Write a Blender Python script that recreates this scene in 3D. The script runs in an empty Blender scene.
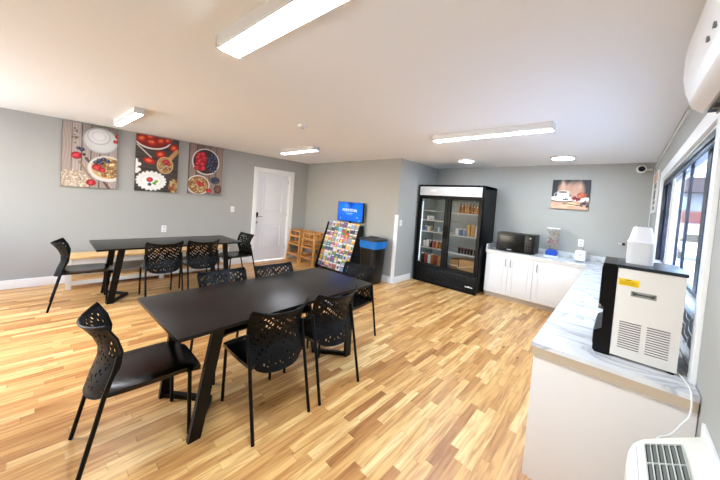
import bpy, bmesh, math, random
import numpy as np
from mathutils import Vector, Matrix
PI = math.pi
scene = bpy.context.scene
COL = scene.collection
rnd = random.Random(7)

# ------------------------------------------------------------------ camera
YAW, PITCH, ROLL, CAMH, FPX = 0.74123, -0.03799, 0.0728, 1.5397, 282.697
cy_, sy_ = math.cos(YAW), math.sin(YAW); cp_, sp_ = math.cos(PITCH), math.sin(PITCH)
fwd = Vector((-sy_*cp_, cy_*cp_, sp_)); right = Vector((cy_, sy_, 0)); up = right.cross(fwd)
r2 = math.cos(ROLL)*right + math.sin(ROLL)*up; u2 = -math.sin(ROLL)*right + math.cos(ROLL)*up
cam_data = bpy.data.cameras.new('camera'); cam = bpy.data.objects.new('camera', cam_data)
COL.objects.link(cam); scene.camera = cam
M = Matrix((r2, u2, -fwd)).transposed().to_4x4(); M.translation = Vector((0, 0, CAMH)); cam.matrix_world = M
cam_data.sensor_width = 36; cam_data.lens = FPX/720*36; cam_data.shift_y = -(240-213.06)/720
cam_data.clip_start = 0.05
# ------------------------------------------------------------------ world, exposure
w = bpy.data.worlds.new('sky'); scene.world = w; w.use_nodes = True
nt = w.node_tree; bg = nt.nodes['Background']
sky = nt.nodes.new('ShaderNodeTexSky'); sky.sky_type = 'NISHITA'; sky.sun_disc = False
sky.sun_elevation = math.radians(38); sky.sun_rotation = math.radians(200)
nt.links.new(sky.outputs[0], bg.inputs[0]); bg.inputs[1].default_value = 2.3
scene.view_settings.view_transform = 'Standard'; scene.view_settings.look = 'None'
scene.view_settings.gamma = 1; scene.view_settings.use_curve_mapping = False
scene.view_settings.exposure = 0.0
LAMP_TUBE = 124.0      # strength of the ceiling fixtures' diffusers
LAMP_WARM = 52.0
LAMP_DISC = 100.0
# added fill light, set at an invented window behind the viewer
for wx in (-4.6,):
    ld = bpy.data.lights.new('window_daylight', 'AREA'); ld.shape = 'RECTANGLE'; ld.size = 2.3; ld.size_y = 1.25
    ld.energy = 92; ld.color = (.86, .93, 1.0)
    lo = bpy.data.objects.new('window_daylight', ld); COL.objects.link(lo); lo.location = (wx, -2.44, 1.42); lo.rotation_euler = (math.radians(132), 0, math.radians(-32))
try:
    scene.cycles.max_bounces = 10; scene.cycles.diffuse_bounces = 6
    scene.cycles.sample_clamp_indirect = 6
except Exception: pass

# ------------------------------------------------------------------ helpers
def lin(c):
    return tuple((x/12.92 if x <= .04045 else ((x+.055)/1.055)**2.4) for x in c)
def rgb(r, g, b): return lin((r/255, g/255, b/255))
MATS = {}
def mat(name, color=(128, 128, 128), rough=.5, metal=0, emit=0, spec=.5, trans=0, alpha=1, coat=0, bump=0, bscale=200, ior=1.45, var=0):
    if name in MATS: return MATS[name]
    m = bpy.data.materials.new(name); m.use_nodes = True
    b = m.node_tree.nodes['Principled BSDF']; c = rgb(*color)+(1,)
    b.inputs['Base Color'].default_value = c; b.inputs['Roughness'].default_value = rough
    b.inputs['Metallic'].default_value = metal; b.inputs['Specular IOR Level'].default_value = spec
    b.inputs['Transmission Weight'].default_value = trans; b.inputs['Alpha'].default_value = alpha
    b.inputs['Coat Weight'].default_value = coat; b.inputs['IOR'].default_value = ior
    if emit:
        b.inputs['Emission Color'].default_value = c; b.inputs['Emission Strength'].default_value = emit
    N, L = m.node_tree.nodes, m.node_tree.links
    if bump or var:
        tc = N.new('ShaderNodeTexCoord'); nz = N.new('ShaderNodeTexNoise'); nz.inputs['Scale'].default_value = bscale
        nz.inputs['Detail'].default_value = 3
        L.new(tc.outputs['Object'], nz.inputs['Vector'])
        if bump:
            bp = N.new('ShaderNodeBump'); bp.inputs['Strength'].default_value = bump; bp.inputs['Distance'].default_value = .002
            L.new(nz.outputs['Fac'], bp.inputs['Height']); L.new(bp.outputs[0], b.inputs['Normal'])
        if var:
            mx = N.new('ShaderNodeMix'); mx.data_type = 'RGBA'
            mx.inputs['A'].default_value = c; mx.inputs['B'].default_value = tuple(x*(1-var) for x in c[:3])+(1,)
            L.new(nz.outputs['Fac'], mx.inputs['Factor']); L.new(mx.outputs['Result'], b.inputs['Base Color'])
    MATS[name] = m; return m

def floor_mat():
    m = bpy.data.materials.new('laminate_strip_floor'); m.use_nodes = True
    N, L = m.node_tree.nodes, m.node_tree.links; b = N['Principled BSDF']
    def mth(op, a, c=None, d=None):
        n = N.new('ShaderNodeMath'); n.operation = op
        for i, v in enumerate((a, c, d)):
            if v is None: continue
            if isinstance(v, (int, float)): n.inputs[i].default_value = v
            else: L.new(v, n.inputs[i])
        return n.outputs[0]
    tc = N.new('ShaderNodeTexCoord'); sp = N.new('ShaderNodeSeparateXYZ'); L.new(tc.outputs['Object'], sp.inputs[0])
    W = .058
    rx = mth('DIVIDE', sp.outputs[0], W); row = mth('FLOOR', rx)
    wn = N.new('ShaderNodeTexWhiteNoise'); wn.noise_dimensions = '1D'; L.new(row, wn.inputs['W'])
    ln_ = mth('MULTIPLY_ADD', wn.outputs['Value'], .35, .42)
    yy = mth('DIVIDE', mth('MULTIPLY_ADD', wn.outputs['Value'], 7.3, sp.outputs[1]), ln_)
    cid = mth('FLOOR', yy)
    w2 = N.new('ShaderNodeTexWhiteNoise'); w2.noise_dimensions = '2D'
    cb = N.new('ShaderNodeCombineXYZ'); L.new(row, cb.inputs[0]); L.new(cid, cb.inputs[1]); L.new(cb.outputs[0], w2.inputs['Vector'])
    ramp = N.new('ShaderNodeValToRGB'); L.new(w2.outputs['Value'], ramp.inputs[0])
    e = ramp.color_ramp.elements
    e[0].position = 0; e[0].color = rgb(172, 120, 68)+(1,)
    e[1].position = 1; e[1].color = rgb(240, 206, 146)+(1,)
    for p, c in ((.12, (194, 142, 82)), (.34, (212, 163, 101)), (.62, (222, 176, 111)), (.84, (231, 190, 125))):
        q = e.new(p); q.color = rgb(*c)+(1,)
    # grain along the strip
    cb2 = N.new('ShaderNodeCombineXYZ')
    L.new(mth('MULTIPLY', sp.outputs[0], 42), cb2.inputs[0]); L.new(mth('MULTIPLY', sp.outputs[1], 3.2), cb2.inputs[1])
    L.new(mth('MULTIPLY', w2.outputs['Value'], 37), cb2.inputs[2])
    nz = N.new('ShaderNodeTexNoise'); nz.inputs['Scale'].default_value = 1; nz.inputs['Detail'].default_value = 4; nz.inputs['Distortion'].default_value = .6
    L.new(cb2.outputs[0], nz.inputs['Vector'])
    gr = N.new('ShaderNodeValToRGB'); L.new(nz.outputs['Fac'], gr.inputs[0])
    ge = gr.color_ramp.elements; ge[0].position = .28; ge[0].color = rgb(184, 144, 104)+(1,); ge[1].position = .6; ge[1].color = (1, 1, 1, 1)
    mx = N.new('ShaderNodeMix'); mx.data_type = 'RGBA'; mx.blend_type = 'MULTIPLY'; mx.inputs['Factor'].default_value = .75
    L.new(ramp.outputs[0], mx.inputs['A']); L.new(gr.outputs[0], mx.inputs['B'])
    # knots
    cb3 = N.new('ShaderNodeCombineXYZ'); L.new(mth('MULTIPLY', sp.outputs[0], 9), cb3.inputs[0]); L.new(mth('MULTIPLY', sp.outputs[1], 4), cb3.inputs[1])
    vo = N.new('ShaderNodeTexVoronoi'); vo.inputs['Scale'].default_value = .55; L.new(cb3.outputs[0], vo.inputs['Vector'])
    kr = N.new('ShaderNodeValToRGB'); L.new(vo.outputs['Distance'], kr.inputs[0])
    ke = kr.color_ramp.elements; ke[0].position = .03; ke[0].color = rgb(150, 100, 60)+(1,); ke[1].position = .1; ke[1].color = (1, 1, 1, 1)
    mk = N.new('ShaderNodeMix'); mk.data_type = 'RGBA'; mk.blend_type = 'MULTIPLY'; mk.inputs['Factor'].default_value = .7
    L.new(mx.outputs['Result'], mk.inputs['A']); L.new(kr.outputs[0], mk.inputs['B'])
    # seams
    fx = mth('FRACT', rx); fy = mth('FRACT', yy)
    sx = mth('LESS_THAN', fx, .035); sy = mth('LESS_THAN', fy, .008)
    seam = mth('MAXIMUM', sx, sy)
    ms = N.new('ShaderNodeMix'); ms.data_type = 'RGBA'; ms.blend_type = 'MULTIPLY'
    L.new(mth('MULTIPLY', seam, .28), ms.inputs['Factor']); L.new(mk.outputs['Result'], ms.inputs['A']); ms.inputs['B'].default_value = rgb(140, 95, 55)+(1,)
    L.new(ms.outputs['Result'], b.inputs['Base Color'])
    b.inputs['Roughness'].default_value = .33; b.inputs['Specular IOR Level'].default_value = .45
    return m

def marble_mat():
    m = bpy.data.materials.new('white_marble'); m.use_nodes = True
    N, L = m.node_tree.nodes, m.node_tree.links; b = N['Principled BSDF']
    tc = N.new('ShaderNodeTexCoord'); mp = N.new('ShaderNodeMapping'); mp.inputs['Rotation'].default_value = (0, 0, .5); mp.inputs['Scale'].default_value = (1.2, 2.6, 1)
    L.new(tc.outputs['Object'], mp.inputs[0])
    nz = N.new('ShaderNodeTexNoise'); nz.inputs['Scale'].default_value = 1.6; nz.inputs['Detail'].default_value = 7; nz.inputs['Distortion'].default_value = 1.3
    L.new(mp.outputs[0], nz.inputs['Vector'])
    r = N.new('ShaderNodeValToRGB'); L.new(nz.outputs['Fac'], r.inputs[0]); e = r.color_ramp.elements
    e[0].position = .40; e[0].color = rgb(224, 224, 224)+(1,); e[1].position = .62; e[1].color = rgb(222, 222, 224)+(1,)
    for p, c in ((.465, (216, 216, 218)), (.495, (176, 178, 184)), (.515, (208, 208, 212)), (.56, (228, 228, 228))):
        q = e.new(p); q.color = rgb(*c)+(1,)
    L.new(r.outputs[0], b.inputs['Base Color']); b.inputs['Roughness'].default_value = .22
    return m

def wood_mat(name, c1, c2, axis=1):
    m = bpy.data.materials.new(name); m.use_nodes = True
    N, L = m.node_tree.nodes, m.node_tree.links; b = N['Principled BSDF']
    tc = N.new('ShaderNodeTexCoord'); mp = N.new('ShaderNodeMapping')
    s = [30, 30, 30]; s[axis] = 2.5; mp.inputs['Scale'].default_value = s
    L.new(tc.outputs['Object'], mp.inputs[0])
    nz = N.new('ShaderNodeTexNoise'); nz.inputs['Scale'].default_value = 1; nz.inputs['Detail'].default_value = 4; L.new(mp.outputs[0], nz.inputs['Vector'])
    r = N.new('ShaderNodeValToRGB'); L.new(nz.outputs['Fac'], r.inputs[0]); e = r.color_ramp.elements
    e[0].position = .3; e[0].color = rgb(*c1)+(1,); e[1].position = .7; e[1].color = rgb(*c2)+(1,)
    L.new(r.outputs[0], b.inputs['Base Color']); b.inputs['Roughness'].default_value = .4
    return m

def attr_mat(name, rough=.5, emit=0, coat=0):
    if name in MATS: return MATS[name]
    m = bpy.data.materials.new(name); m.use_nodes = True
    N, L = m.node_tree.nodes, m.node_tree.links; b = N['Principled BSDF']
    a = N.new('ShaderNodeAttribute'); a.attribute_name = 'Col'
    L.new(a.outputs['Color'], b.inputs['Base Color']); b.inputs['Roughness'].default_value = rough; b.inputs['Coat Weight'].default_value = coat
    if emit: L.new(a.outputs['Color'], b.inputs['Emission Color']); b.inputs['Emission Strength'].default_value = emit
    MATS[name] = m; return m

def tag(o, label=None, cat=None, group=None, kind=None):
    if label: o['label'] = label
    if cat: o['category'] = cat
    if group: o['group'] = group
    if kind: o['kind'] = kind
    return o
def empty(name, loc=(0, 0, 0), rz=0, label=None, cat=None, group=None):
    o = bpy.data.objects.new(name, None); o.empty_display_size = .1; COL.objects.link(o)
    o.location = loc; o.rotation_euler = (0, 0, rz); tag(o, label, cat, group); return o

class MB:
    """collects shapes into ONE mesh"""
    def __init__(s): s.bm = bmesh.new(); s.mats = []
    def _mi(s, m):
        if m is None: return 0
        if m not in s.mats: s.mats.append(m)
        return s.mats.index(m)
    def box(s, x0, x1, y0, y1, z0, z1, bev=0, m=None, rot=None, seg=2):
        b = bmesh.new(); bmesh.ops.create_cube(b, size=1)
        for v in b.verts:
            v.co = Vector(((x0+x1)/2+v.co.x*(x1-x0), (y0+y1)/2+v.co.y*(y1-y0), (z0+z1)/2+v.co.z*(z1-z0)))
        if bev: bmesh.ops.bevel(b, geom=b.edges[:], offset=bev, segments=seg, affect='EDGES', profile=.7)
        if rot:  # (matrix4)
            b.transform(rot)
        s._join(b, m, smooth=bool(bev)); return s
    def _join(s, b, m, smooth=False):
        mi = s._mi(m)
        for f in b.faces: f.material_index = mi; f.smooth = smooth
        me = bpy.data.meshes.new('t'); b.to_mesh(me); b.free(); s.bm.from_mesh(me); bpy.data.meshes.remove(me)
    def prism(s, pts, axis, a, b_, m=None, bev=0):
        """polygon pts (two coords) extruded along axis from a to b_"""
        b = bmesh.new()
        def P(p, t):
            if axis == 'x': return (t, p[0], p[1])
            if axis == 'y': return (p[0], t, p[1])
            return (p[0], p[1], t)
        A = [b.verts.new(P(p, a)) for p in pts]; B = [b.verts.new(P(p, b_)) for p in pts]
        n = len(pts); b.faces.new(A); b.faces.new(B[::-1])
        for i in range(n): b.faces.new((A[i], B[i], B[(i+1) % n], A[(i+1) % n]))
        bmesh.ops.recalc_face_normals(b, faces=b.faces[:])
        if bev: bmesh.ops.bevel(b, geom=b.edges[:], offset=bev, segments=2, affect='EDGES', profile=.7)
        s._join(b, m, smooth=bool(bev)); return s
    def tube(s, pts, r, n=8, m=None, cap=True, sx=1, closed=False):
        """round tube through points; r may be a list"""
        b = bmesh.new(); P = [Vector(p) for p in pts]; k = len(P)
        R = r if isinstance(r, (list, tuple)) else [r]*k
        rings = []; prev = None
        for i in range(k):
            if closed: t = P[(i+1) % k]-P[i-1]
            else: t = P[min(i+1, k-1)]-P[max(i-1, 0)]
            t.normalize()
            if prev is None:
                a = Vector((0, 0, 1)) if abs(t.z) < .9 else Vector((0, 1, 0))
                u = t.cross(a).normalized()
            else: u = (prev - t*prev.dot(t)).normalized()
            prev = u; v = t.cross(u)
            rings.append([b.verts.new(P[i]+(u*math.cos(2*PI*j/n)*sx+v*math.sin(2*PI*j/n))*R[i]) for j in range(n)])
        rng = range(k) if closed else range(k-1)
        for i in rng:
            A, B = rings[i], rings[(i+1) % k]
            for j in range(n): b.faces.new((A[j], A[(j+1) % n], B[(j+1) % n], B[j]))
        if cap and not closed: b.faces.new(rings[0][::-1]); b.faces.new(rings[-1])
        bmesh.ops.recalc_face_normals(b, faces=b.faces[:])
        s._join(b, m, smooth=True); return s
    def lathe(s, prof, c=(0, 0, 0), n=20, m=None, axis='z', sm=True):
        """profile (r, h) revolved about an axis"""
        b = bmesh.new(); rings = []
        for r, h in prof:
            ring = []
            for j in range(n):
                a = 2*PI*j/n; x, y = r*math.cos(a), r*math.sin(a)
                co = {'z': (x, y, h), 'x': (h, x, y), 'y': (x, h, y)}[axis]
                ring.append(b.verts.new(Vector(co)+Vector(c)))
            rings.append(ring)
        for A, B in zip(rings, rings[1:]):
            for j in range(n): b.faces.new((A[j], A[(j+1) % n], B[(j+1) % n], B[j]))
        b.faces.new(rings[0][::-1]); b.faces.new(rings[-1])
        bmesh.ops.recalc_face_normals(b, faces=b.faces[:])
        s._join(b, m, smooth=sm)
        return s
    def build(s, name, m, parent=None, loc=None, rz=None):
        me = bpy.data.meshes.new(name)
        if s.mats:
            allm = s.mats
        else: allm = [m]
        s.bm.to_mesh(me); s.bm.free()
        for q in allm: me.materials.append(q)
        try: me.set_sharp_from_angle(angle=math.radians(40))
        except Exception: pass
        o = bpy.data.objects.new(name, me); COL.objects.link(o)
        if parent: o.parent = parent
        if loc is not None: o.location = loc
        if rz is not None: o.rotation_euler = (0, 0, rz)
        return o
def copy_tree(o, parent=None):
    kids = list(o.children); c = o.copy(); COL.objects.link(c); c.parent = parent
    for ch in kids: copy_tree(ch, c)
    return c
def struct(name, mb, m, loc=None, rz=None, parent=None):
    o = mb.build(name, m, parent, loc, rz)
    if not parent: o['kind'] = 'structure'
    return o

# ------------------------------------------------------------------ room dimensions
XL, YB, XP, YF, XR, H = -6.081, 4.523, -3.162, 5.997, .336, 2.440
YN = -2.4
RWZ = -.0085       # the window wall leans a hair off square
def rx(y): return XR-(6-y)*.0085       # x of the window wall's face at depth y
RLOC = (XR, 6.0, 0)

M_wall = mat('grey_wall_paint', (169, 169, 165), .75, bump=.25, bscale=250)
M_ceil = mat('ceiling_paint', (246, 248, 250), .85, bump=.2, bscale=120)
M_trim = mat('white_trim_paint', (240, 240, 238), .35)
M_black = mat('black_plastic', (9, 9, 10), .32, spec=.35)
M_blackm = mat('black_powder_coat', (6, 6, 7), .42, spec=.25)
M_white = mat('white_plastic', (236, 236, 234), .35)
M_steel = mat('brushed_nickel', (170, 170, 170), .3, metal=1)
M_glass = mat('clear_glass', (255, 255, 255), .02, trans=1, ior=1.05, spec=.3)

# ------------------------------------------------------------------ structure
struct('floor', MB().box(XL-.2, 1.0, YN-.1, YF+.2, -.12, 0), floor_mat())
struct('ceiling', MB().box(XL-.2, .60, YN-.1, YF+.2, H, H+.12), M_ceil)
# left wall with door opening
DY0, DY1, DZ = 3.135, 3.985, 2.075
mb = MB(); mb.box(XL-.14, XL, YN-.1, DY0, 0, H); mb.box(XL-.14, XL, DY1, YB+.14, 0, H); mb.box(XL-.14, XL, DY0, DY1, DZ, H)
struct('wall_left', mb, M_wall)
struct('wall_back', MB().box(XL, XP, YB, YB+.14, 0, H), M_wall)
struct('wall_partition', MB().box(XP-.14, XP, YB+.14, YF, 0, H), M_wall)
struct('wall_far', MB().box(XP-.14, XR+.16, YF, YF+.14, 0, H), M_wall)
mb = MB(); mb.box(XL-.14, XR+.2, YN-.14, YN, 0, .8); mb.box(XL-.14, XR+.2, YN-.14, YN, 2.1, H)
for x0, x1 in ((XL-.14, -5.78), (-3.42, XR+.2)): mb.box(x0, x1, YN-.14, YN, .8, 2.1)
struct('wall_near', mb, M_wall)
for k, wx in enumerate((-4.6,)):  # added window and opening, out of view, to let in fill light
    mb = MB()
    for q in ((-1.18, -1.12, .8, 2.1), (1.12, 1.18, .8, 2.1), (-1.12, 1.12, .8, .86), (-1.12, 1.12, 2.04, 2.1), (-.02, .02, .86, 2.04)): mb.box(wx+q[0], wx+q[1], YN-.05, YN+.01, q[2], q[3])
    struct('window_%d' % (k+2), mb, M_trim)
# window wall in its own frame: lx = 0 on the face, ly = y - 6
WY0, WY1, WZ0, WZ1 = 1.985-6, 4.56-6, .86, 2.03
mb = MB(); mb.box(0, .15, YN-6.1, WY0, 0, H); mb.box(0, .15, WY1, .14, 0, H)
mb.box(0, .15, WY0, WY1, 0, WZ0); mb.box(0, .15, WY0, WY1, WZ1, H)
struct('wall_right', mb, M_wall, RLOC, RWZ)
def bboard(name, *a):
    mb = MB()
    for x0, x1, y0, y1 in a:
        mb.box(x0, x1, y0, y1, 0, .125, .004)
    return struct(name, mb, M_trim)
bboard('baseboard_left', (XL, XL+.016, YN, DY0-.09), (XL, XL+.016, DY1+.115, YB))
bboard('baseboard_back', (XL+.016, XP, YB-.016, YB))
bboard('baseboard_partition', (XP, XP+.016, YB-.016, 5.15))
bboard('baseboard_far', (XP+.016, -1.80, YF-.016, YF))
bboard('baseboard_near', (XL+.016, XR-.07, YN, YN+.016))
struct('trim_1', MB().box(XP-.048, XP+.005, YB-.010, YB+.0, 0.125, 1.35, .003).box(XP, XP+.012, YB-.01, YB+.035, .125, 1.35, .003), M_trim)
# door
mb = MB(); mb.box(XL, XL+.022, DY0-.09, DY0, 0, DZ+.09, .004); mb.box(XL, XL+.022, DY1, DY1+.115, 0, DZ+.09, .004)
mb.box(XL, XL+.022, DY0, DY1, DZ, DZ+.09, .004)
mb.box(XL-.13, XL, DY0, DY0+.015, 0, DZ); mb.box(XL-.13, XL, DY1-.015, DY1, 0, DZ); mb.box(XL-.13, XL, DY0+.015, DY1-.015, DZ-.015, DZ)
struct('trim_2', mb, M_trim)
door = empty('door_1', (XL-.03, 0, 0)); door['kind'] = 'structure'
M_door = mat('white_door_paint', (232, 233, 236), .35)
mb = MB(); mb.box(-.04, 0, DY0+.018, DY1-.018, .012, DZ-.018, .002)
for z0, z1 in ((1.14, 1.98), (.88, 1.00), (.31, .86)):
    if z0 == .88: continue
    y0, y1 = 3.30, 3.82
    for a in ((y0, y1, z0, z0+.022), (y0, y1, z1-.022, z1), (y0, y0+.022, z0, z1), (y1-.022, y1, z0, z1)):
        mb.box(0, .013, a[0], a[1], a[2], a[3], .003)
    mb.box(0, .004, y0+.07, y1-.07, z0+.07, z1-.07, .003)
mb.build('door_slab', M_door, door)
kp = MB().box(.001, .03, 3.155, 3.20, 1.02, 1.14, .006).build('keypad_lock', M_black, door)
MB().lathe([(.012, .028), (.012, .06)], (0, 3.178, 1.045), 10, axis='x').tube([(.055, 3.178, 1.045), (.058, 3.29, 1.045)], .009).build('door_handle', M_steel, kp)
MB().lathe([(.028, .001), (.026, .018), (.014, .02), (.014, .03)], (0, 3.178, .91), 14, axis='x').build('deadbolt', M_steel, door)
for z in (.25, 1.05, 1.85): MB().box(0, .008, DY1-.026, DY1-.018, z, z+.09).build('hinge', M_steel, door)

# wall plates
def plate(name, label, cat, loc, face, kind):
    """face: 'x+' on a wall looking to +x, 'y-' on a wall looking to -y"""
    t = empty(name, loc, {'x+': PI/2, 'y-': 0, 'x-': -PI/2}[face], label, cat)
    MB().box(-.038, .038, -.006, 0, -.06, .06, .003).build('cover_plate', M_white, t)
    if kind == 'switch': MB().box(-.016, .016, -.011, -.005, -.032, .032, .002).build('rocker', mat('switch_white', (222, 222, 220), .3), t)
    else:
        for z in (-.026, .026):
            s_ = MB().box(-.017, .017, -.009, -.005, z-.017, z+.017, .004).build('socket', mat('socket_white', (215, 215, 212), .3), t)
            MB().box(-.008, -.005, -.0095, -.0085, z-.004, z+.008).box(.005, .008, -.0095, -.0085, z-.004, z+.008).build('slot', M_black, s_)
    return t
plate('light_switch', 'white light switch on the grey wall just left of the door', 'light switch', (XL, 2.61, 1.195), 'x+', 'switch')
plate('light_switch', 'white light switch on the bluish partition beside the drinks cooler', 'light switch', (XP, 4.66, 1.19), 'x+', 'switch')
plate('wall_outlet', 'white power outlet on the left wall above the far black table', 'outlet', (XL, 1.39, .80), 'x+', 'outlet')
plate('wall_outlet', 'white power outlet on the far wall above the small white box', 'outlet', (-.44, YF, 1.13), 'y-', 'outlet')
t = empty('wall_plug', (.079, YF, 1.19), 0, 'small black plug sticking out of the far wall above the counter corner', 'plug')
MB().box(-.018, .018, -.03, 0, -.022, .022, .006).build('plug_body', M_black, t)
MB().tube([(-.018, -.02, 0), (-.07, -.015, 0.004)], .003).build('wire', M_white, t)

# ------------------------------------------------------------------ window
win = empty('window_1', RLOC, RWZ); win['kind'] = 'structure'
M_frame = mat('dark_blue_grey_frame', (20, 34, 58), .3, spec=.4)
mb = MB()
mb.box(-.018, 0, WY0-.085, WY0, WZ0-.03, WZ1+.09, .004); mb.box(-.018, 0, WY1, WY1+.10, WZ0+.10, WZ1+.09, .004)
mb.box(-.018, 0, WY0, WY1, WZ1, WZ1+.09, .004)
mb.build('window_frame', M_trim, win)
# reveal lining
mb = MB(); mb.box(0, .15, WY0, WY0+.012, WZ0, WZ1); mb.box(0, .15, WY1-.012, WY1, WZ0, WZ1); mb.box(0, .15, WY0, WY1, WZ0, WZ0+.012); mb.box(0.001, .15, WY0+.012, WY1-.012, WZ1-.012, WZ1)
mb.build('reveal_lining', M_trim, win)
MB().box(-.02, .135, WY0+.014, WY1-.014, 1.115, 1.145, .004).build('window_sill', M_trim, win)
# sash: outer frame and stiles, set back
mb = MB()
mb.box(.03, .07, WY0+.012, WY1-.012, WZ1-.06, WZ1-.012); mb.box(.036, .056, WY0+.012, WY1-.012, 1.146, 1.17)
for y, wd in ((WY0+.012, .05), (2.42-6, .10), (3.05-6, .035), (3.44-6, .04), (WY1-.10, .088)):
    mb.box(.036, .052, y, y+wd, 1.146, WZ1-.03)
mb.box(.003, .07, WY1-.024, WY1-.0125, 1.146, WZ1-.013)
mb.build('sash_frame', M_frame, win)
MB().box(.004, .028, WY0+.014, WY1-.03, WZ1-.045, WZ1-.014, .004).box(.008, .018, WY0+.014, WY1-.03, WZ1-.068, WZ1-.056, .002).build('blind_headrail', mat('grey_headrail', (40, 44, 52), .35, metal=.3), win)
MB().box(.043, .045, WY0+.05, WY1-.05, 1.171, WZ1-.061).build('window_pane', M_glass, win)
MB().box(.012, .018, 3.62-6, 3.78-6, 1.148, WZ1-.08).build('blind_slat', mat('blind_ivory', (205, 200, 190), .6), win)
# dark mesh panel under the sill
MB().box(.03, .04, WY0+.013, WY1-.013, WZ0+.013, 1.114).build('lower_panel', mat('near_black_panel', (8, 11, 20), .4, spec=.2), win)
mb = MB()
for k in range(11):
    y = WY0+.03+k*.22
    for j in range(5):
        z = WZ0+.02+j*.048; o = .11 if j % 2 else 0
        mb.tube([(.018, y+o-.02, z+.02), (.018, y+o, z), (.018, y+o+.10, z+.004), (.018, y+o+.12, z+.024)], .0022, n=4)
        mb.tube([(.018, y+o, z), (.018, y+o, z-.018)], .0022, n=4)
mb.build('wire_mesh', mat('white_wire', (225, 228, 232), .3), win)

# ------------------------------------------------------------------ ceiling fixtures
def fixture(cx, cy, L, W, label, strength, tone, rz=0):
    t = empty('ceiling_light', (cx, cy, H), rz, label, 'ceiling light', 'linear ceiling lights')
    mb = MB(); mb.prism([(-W/2, 0), (-W/2, -.050), (-W/2+.010, -.068), (W/2-.010, -.068), (W/2, -.050), (W/2, 0)], 'x', -L/2, L/2)
    mb.build('housing', mat('fixture_white', (225, 224, 222), .4), t)
    d = MB().prism([(-W/2+.011, -.0685), (-W/2+.014, -.0705), (-W/2+.030, -.074), (W/2-.030, -.074), (W/2-.014, -.0705), (W/2-.011, -.0685)], 'x', -L/2+.008, L/2-.008)
    d.build('diffuser', mat('diffuser_'+tone[0], tone[1], .5, emit=strength), t)
    for s in (-1, 1): MB().box(s*L/2-.006, s*L/2+.006, -W/2-.003, W/2+.003, -.070, -.001, .002).build('end_cap', mat('fixture_cap', (215, 215, 215), .4), t)
    return t
COOL = ('neutral', (218, 236, 255)); WARM = ('warm', (234, 238, 248))
fixture(-1.16, .735, 1.27, .145, 'long glowing ceiling light nearest the camera, above the near table', LAMP_TUBE, COOL, .06)
fixture(-1.16, 3.25, 1.25, .12, 'long thin glowing ceiling light in the middle of the room towards the counter', LAMP_TUBE*.999, COOL)
fixture(-4.72, .635, 1.12, .10, 'glowing ceiling light close to the left wall above the berry canvases', LAMP_WARM, WARM, .05)
fixture(-4.42, 3.04, 1.02, .13, 'glowing ceiling light in front of the white door', LAMP_WARM*.999, WARM)
fixture(-4.6, -1.25, 1.25, .14, 'ceiling light behind the viewer on the left', LAMP_WARM, WARM)  # added fixture, never in view, brightens the room
def disc(cx, cy, r, label):
    t = empty('round_ceiling_light', (cx, cy, H), 0, label, 'ceiling light', 'round ceiling lights')
    MB().lathe([(r, 0), (r, -.02), (r-.015, -.03)], n=32).build('rim', mat('fixture_white', (225, 224, 222), .4), t)
    MB().lathe([(r-.018, -.0305), (r-.025, -.034), (r*.6, -.038), (.01, -.04)], n=32).build('diffuser', mat('diffuser_disc', (214, 236, 255), .5, emit=LAMP_DISC), t)
disc(-2.10, 5.02, .14, 'round glowing ceiling light nearer the drinks cooler')
disc(-.69, 5.15, .155, 'round glowing ceiling light nearer the coffee canvas')
t = empty('smoke_detector', (-2.96, 2.075, H), 0, 'small white round smoke detector on the ceiling', 'smoke detector')
MB().lathe([(.06, 0), (.06, -.012), (.05, -.03), (.02, -.036)], n=24).build('detector_base', M_white, t)
MB().lathe([(.02, -.0365), (.018, -.042)], n=16).build('sensor_cap', mat('pale_grey', (190, 190, 190), .5), t)

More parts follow.
